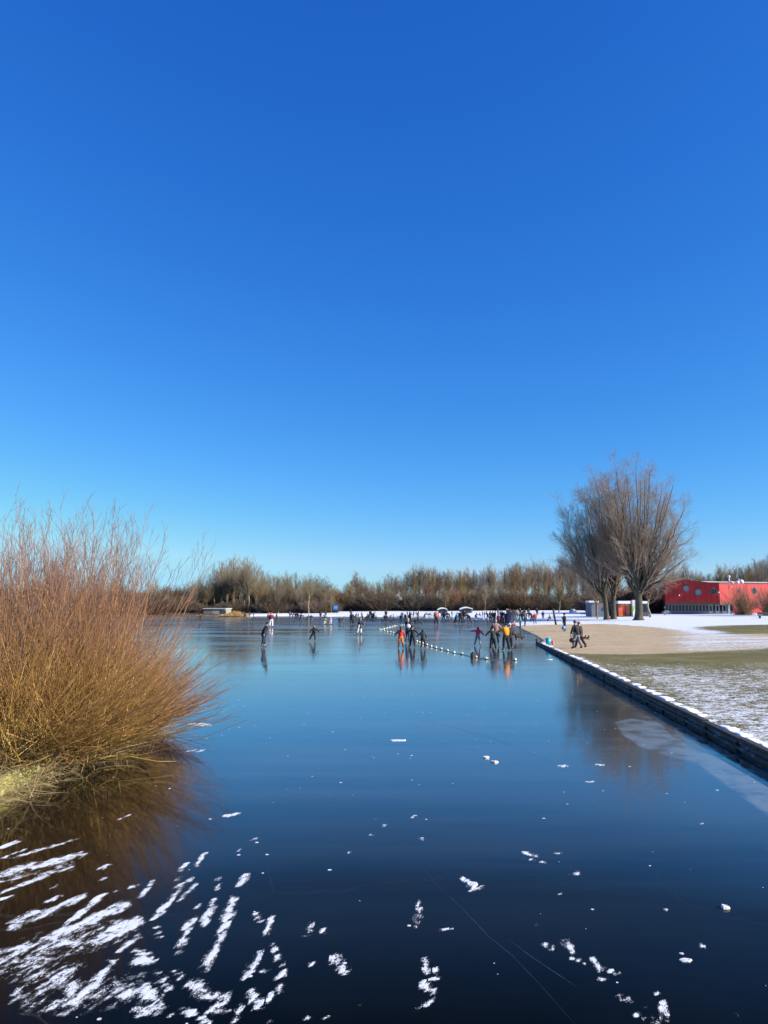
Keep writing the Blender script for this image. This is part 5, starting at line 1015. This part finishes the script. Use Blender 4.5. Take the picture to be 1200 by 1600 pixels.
# cyclist by the tree
p = gp(1041, 961.5); bk_ = empty('bicycle', p, label='bicycle with pale wheels held beside the reddish tree left of the red hall', cat='bicycle')
for sx in (-1, 1):
    mb = MB(); N = 20; pts = [(sx * .52 + .34 * math.cos(2 * math.pi * i / N), 0, .35 + .34 * math.sin(2 * math.pi * i / N)) for i in range(N + 1)]; mb.tube(pts, .03, 6, cap=False); w_ = mb.build('wheel', M_PALE, bk_)
mb = MB()
for a, b in (((-.52, 0, .35), (-.15, 0, .85)), ((-.15, 0, .85), (.36, 0, .85)), ((.36, 0, .85), (0, 0, .32)), ((0, 0, .32), (-.15, 0, .85)), ((-.52, 0, .35), (0, 0, .32)), ((.52, 0, .35), (.34, 0, .98))): mb.tube([a, b], .022, 6)
mb.build('frame', M_WHITE, bk_); mb = MB(); mb.ball((-.17, 0, .93), (.13, .07, .04), 10, 5); mb.build('saddle', M_BOOT, bk_); mb = MB(); mb.tube([(.34, -.28, 1.02), (.34, .28, 1.02)], .02, 6); mb.build('handlebar', M_BOOT, bk_)
person(1039, 961.2, 13, 'stand', 0, BLACK, BLACK, BLACK, 'dark clad person standing with a bicycle left of the red hall')
# dark tent
p = gp(795, 973); tn = empty('dome_tent', p, label='dark navy dome tent in the middle of the crowd at the beach', cat='tent'); u = p.y / F_PX
def dome(name, cx, w_, h_, dp, mat, par):
    V = []; F = []; N = 12; Mm = 7
    for j in range(Mm + 1):
        t_ = j / Mm
        for i in range(N):
            a = 2 * math.pi * i / N; r_ = math.cos(t_ * math.pi / 2) ** .75; sag = 1 - .06 * (i % 2); V.append((cx + w_ / 2 * r_ * math.cos(a) * sag, dp / 2 * r_ * math.sin(a) * sag, h_ * math.sin(t_ * math.pi / 2) ** 1.15))
    for j in range(Mm):
        for i in range(N): F.append((j * N + i, j * N + (i + 1) % N, (j + 1) * N + (i + 1) % N, (j + 1) * N + i))
    m_ = MB(); m_.add(V, F); return m_.build(name, mat, par, False)
MT = plain('navy_tent_fabric', (.012, .016, .035), .55, .3)
dome('canopy', 1.5 * u, 26 * u, 15.5 * u, 2.6, MT, tn); dome('porch', -9 * u, 15 * u, 11 * u, 2.2, plain('black_tent_fabric', (.012, .012, .016), .6, .3), tn)
mb = MB(); mb.add([(-2 * u, -1.33, 0), (5 * u, -1.33, 0), (2 * u, -1.0, 9 * u)], [(0, 1, 2)]); mb.build('door_flap', plain('blue_grey_flap', (.04, .05, .09), .6), tn)
# dog
B = Sk(); a = B.p((0, 0, .50), .17); b_ = B.p((-.28, 0, .50), .21, a); c_ = B.p((-.46, 0, .64), .14, b_); d_ = B.p((-.60, 0, .78), .12, c_); B.p((-.80, 0, .72), .06, d_)
for s_ in (1, -1): B.p((-.57, s_ * .06, .92), .032, d_)
e_ = B.p((.28, 0, .49), .165, a); t1 = B.p((.44, 0, .46), .06, e_); t2 = B.p((.56, 0, .36), .045, t1); B.p((.62, 0, .22), .02, t2)
for s_ in (1, -1):
    sh = B.p((-.30, s_ * .09, .38), .085, b_); el = B.p((-.27, s_ * .10, .27), .06, sh); wr = B.p((-.29, s_ * .10, .12), .042, el); B.p((-.33, s_ * .10, .03), .03, wr)
    hp = B.p((.30, s_ * .09, .38), .12, e_); kn = B.p((.22, s_ * .10, .29), .08, hp); hk = B.p((.36, s_ * .10, .18), .045, kn); an = B.p((.33, s_ * .10, .07), .026, hk); B.p((.28, s_ * .10, .03), .028, an)
dm = skin_mesh('dog', B.v, B.e, B.r)
k = NT('shepherd_coat'); sp_ = k.new('ShaderNodeSeparateXYZ'); k.l.new(k.obj(), sp_.inputs[0]); k.base(k.mix(k.step(k.math('ADD', sp_.outputs[2], k.math('MULTIPLY', k.noise(k.obj(), 8, 3), .15)),   .40, .47), (.22, .16, .11), (.015, .014, .014))); k.p.inputs['Roughness'].default_value = .8
p = gp(811.5, 1003); dm.materials.append(k.m); o = bpy.data.objects.new('dog', dm); COL.objects.link(o); o.location = p; o.rotation_euler = (0, 0, R_(20)); o.scale = (1.0, 1.0, 1.0); tag(o, 'black and tan shepherd dog standing on the ice edge near the beach', 'dog')
# bucket and pink bag on the wall end
p = gp(856.5, 1007.5); u = p.y / F_PX; bt = empty('plastic_tub', p, label='turquoise plastic tub standing at the end of the retaining wall', cat='tub')
mb = MB(); mb.tube([(0, 0, 0), (0, 0, 10 * u)], [3.4 * u, 4.2 * u], 20); mb.build('body', plain('turquoise_plastic', (.03, .42, .55), .35, .12), bt, True); mb = MB(); mb.tube([(0, 0, 9.4 * u), (0, 0, 10.3 * u)], 4.45 * u, 20); mb.build('rim', plain('turquoise_rim', (.05, .50, .62), .35, .1), bt, True)
p = gp(863.5, 1007.5); mb = MB(); mb.ball((0, 0, 3 * u), (1.9 * u, .1, 3.3 * u), 12, 8, jit=.08); mb.tube([(-.05, 0, 5.6 * u), (0, 0, 7.6 * u), (.05, 0, 5.6 * u)], .012, 6, cap=False); o = mb.build('bag', plain('pink_bag', (.65, .12, .15), .6, .2), None, True); o.location = p; tag(o, 'small pink bag standing right of the turquoise tub', 'bag')
# buoy line frozen in
BU = [(721.7,1023.3),(709.3,1021.2),(699,1018.2),(689.3,1015.6),(681,1013.6),(673.7,1011.4),(667,1009),(660.5,1006.7),(655.6,1005.2),(651.3,1003.4),(641,1000),(633.3,997.4),(626.5,994),(620,991.2),(614.4,990),(610,988.8),(605,988.2),(600.7,986.7),(596,985.4),(593.6,984.6),(600,983.2),(605,982),(609,981),(613,979.8),(617,978.8),(624,978),(628,977.6),(632,977.4)]
k = NT('buoy_plastic'); sp_ = k.new('ShaderNodeSeparateXYZ'); k.l.new(k.obj(), sp_.inputs[0]); k.base(k.mix(k.step(k.noise(k.obj(), 5, 3), .35, .7), (.78, .76, .50), (.62, .60, .36))); k.p.inputs['Roughness'].default_value = .45; MBUOY = k.m
mb = MB(); mb.ball((0, 0, .08), (.125, .11, .11), 16, 10); mb.tube([(-.16, 0, .07), (-.12, 0, .08)], .035, 8); mb.tube([(.12, 0, .08), (.16, 0, .07)], .035, 8)
bmesh_ = mb.build('buoy', MBUOY, None, True); mb = MB(); mb.tube([(0, 0, .0), (0, 0, .03)], [.10, .115], 16); bb_ = mb.build('base_ring', M_BOOT, bmesh_)
BUX = BU + [(743.5, 1028.5), (759.7, 1031), (805, 1032.8)]
for i, (x, y) in enumerate(BUX):
    o = bmesh_ if i == 0 else dup(bmesh_); p = at(x, y - .5, 0); o.location = (p[0], p[1], 0.0); nx_ = BUX[min(i + 1, len(BUX) - 1)]; q_ = at(*nx_, 0); o.scale = (.82, .82, .82); o.rotation_euler = (0, random.uniform(-.2, .2), math.atan2(q_[1] - p[1], q_[0] - p[0] + 1e-6))
    lb = ('pale yellow buoy in the row curving past the skaters, %s from its right end' % ORD[i] if i < 19 else 'small pale buoy on the far loop of the line, %s from left' % ORD[i - 19]) if i < len(BU) else ('pale buoy beside the dark block, left of the reflections of the orange jacket', 'pale buoy near the reflection of the dark grey jacket', 'pale yellow buoy lying alone near the wall end')[i - len(BU)]
    tag(o, lb, 'buoy', 'buoys of the floating line')
mb = MB(); pts = [(*at(x, y - .5, 0), .02) for x, y in BU[::-1] + [(743.5, 1028.5), (759.7, 1031), (805, 1032.8)]]; mb.tube(pts, .018, 5); tag(mb.build('buoy_rope', plain('rope', (.45, .42, .30), .9)), 'thin rope joining the pale buoys frozen into the ice', 'rope')
p = at(739.5, 1029.5); mb = MB(); mb.box((0, 0, .16), (.22, .3, .34), .4); mb.box((0, 0, .36), (.12, .2, .1), .4); o = mb.build('block', M_BOOT); o.location = (p[0], p[1], 0); tag(o, 'small dark block standing on the ice beside a pale buoy', 'block')
# loose ice slabs
def slab(px_, py_, w_, d_, h_, label, seed, group=None):
    h_ = h_ * .4
    r = random.Random(seed); N = 11; V = []; 
    rad = [r.uniform(.72, 1.1) for _ in range(N)]
    for z_, s_ in ((0, 1.0), (h_ * .75, .96), (h_, .8)):
        for i in range(N): a = 2 * math.pi * i / N; V.append((w_ / 2 * rad[i] * s_ * math.cos(a), d_ / 2 * rad[i] * s_ * math.sin(a), z_ * (1 + .3 * r.uniform(-1, 1)) if z_ else .0))
    F = [tuple(2 * N + i for i in range(N))] + [(j * N + i, j * N + (i + 1) % N, (j + 1) * N + (i + 1) % N, (j + 1) * N + i) for j in (0, 1) for i in range(N)]
    m_ = MB(); m_.add(V, F); o = m_.build('ice_slab', M_SLAB, None, False); p = at(px_, py_, 0); o.location = (p[0], p[1], .001); tag(o, label, 'ice slab', group)
M_SLAB = plain('crusted_ice', (.72, .72, .70), .6, .12, 20, .6)
slab(622, 1157, .46, .24, .03, 'flat white ice slab lying alone in the middle of the lake', 1)
slab(738, 1382, .13, .20, .03, 'white ice slab with crushed edge right of the centre foreground', 2); slab(1133, 1419, .10, .10, .07, 'small pale ice lump near the right edge of the foreground', 3)
slab(760, 1184, .16, .12, .08, 'small ice lump, left of two close together on the mid ice', 4); slab(773, 1191, .17, .13, .07, 'small ice lump, right of two close together on the mid ice', 5)
slab(1071, 1501, .13, .08, .03, 'small flat ice piece in the right foreground', 6); slab(819, 1030 + 190 - 2, .02, .02, .01, 'tiny ice crumb on the mid ice', 7) if False else None
slab(858, 1030.5, .5, .5, .05, 'flat pale ice piece near the foot of the wall end', 8)
# long skate scratches
def scratch(pts, w_):
    m_ = MB(); P_ = [Vector((*at(x, y, 0), .0025)) for x, y in pts]; Q_ = []
    for i in range(len(P_) - 1):
        for j in range(6): Q_.append(P_[i].lerp(P_[i + 1], j / 6))
    Q_.append(P_[-1]); V = []; n_ = len(Q_)
    for i, p_ in enumerate(Q_):
        t_ = (Q_[min(i + 1, n_ - 1)] - Q_[max(i - 1, 0)]).normalized(); nn = Vector((-t_.y, t_.x, 0)); ww = w_ * math.sin(math.pi * (i + .3) / n_) * random.uniform(.4, 1.0); V += [p_ + nn * ww / 2, p_ - nn * ww / 2]
    return V, [(2 * i, 2 * i + 1, 2 * i + 3, 2 * i + 2) for i in range(n_ - 1)]
mb = MB()
for pts, w_ in (([(612, 1292), (648, 1340), (680, 1380), (722, 1420), (765, 1465), (800, 1493), (845, 1540), (902, 1605)], .006), ([(793, 1467), (830, 1495), (866, 1519), (905, 1545)], .009), ([(640, 1120), (760, 1150), (900, 1205)], .01)):
    V, F = scratch(pts, w_); mb.add(V, F)
tag(mb.build('skate_scratches', plain('scratched_ice', (.05, .07, .10), .6, .4, 30)), 'thin curved skate scratches in the dark ice', kind='stuff')

# ------------------------------------------------------------------ place in the row, where neighbours look alike
rows = {}
for o in COL.objects:
    if o.parent is None and 'label' in o and o.get('category') in ('tree', 'shrub') and 'group' in o: rows.setdefault((o['group'], o['label']), []).append(o)
for (g_, l_), lst in rows.items():
    if len(lst) < 2 or len(l_.split()) > 13: continue
    lst.sort(key=lambda q: q.location.x / q.location.y)
    for i, q in enumerate(lst): q['label'] = l_ + ', ' + ORD[min(i, 18)] + ' from left'
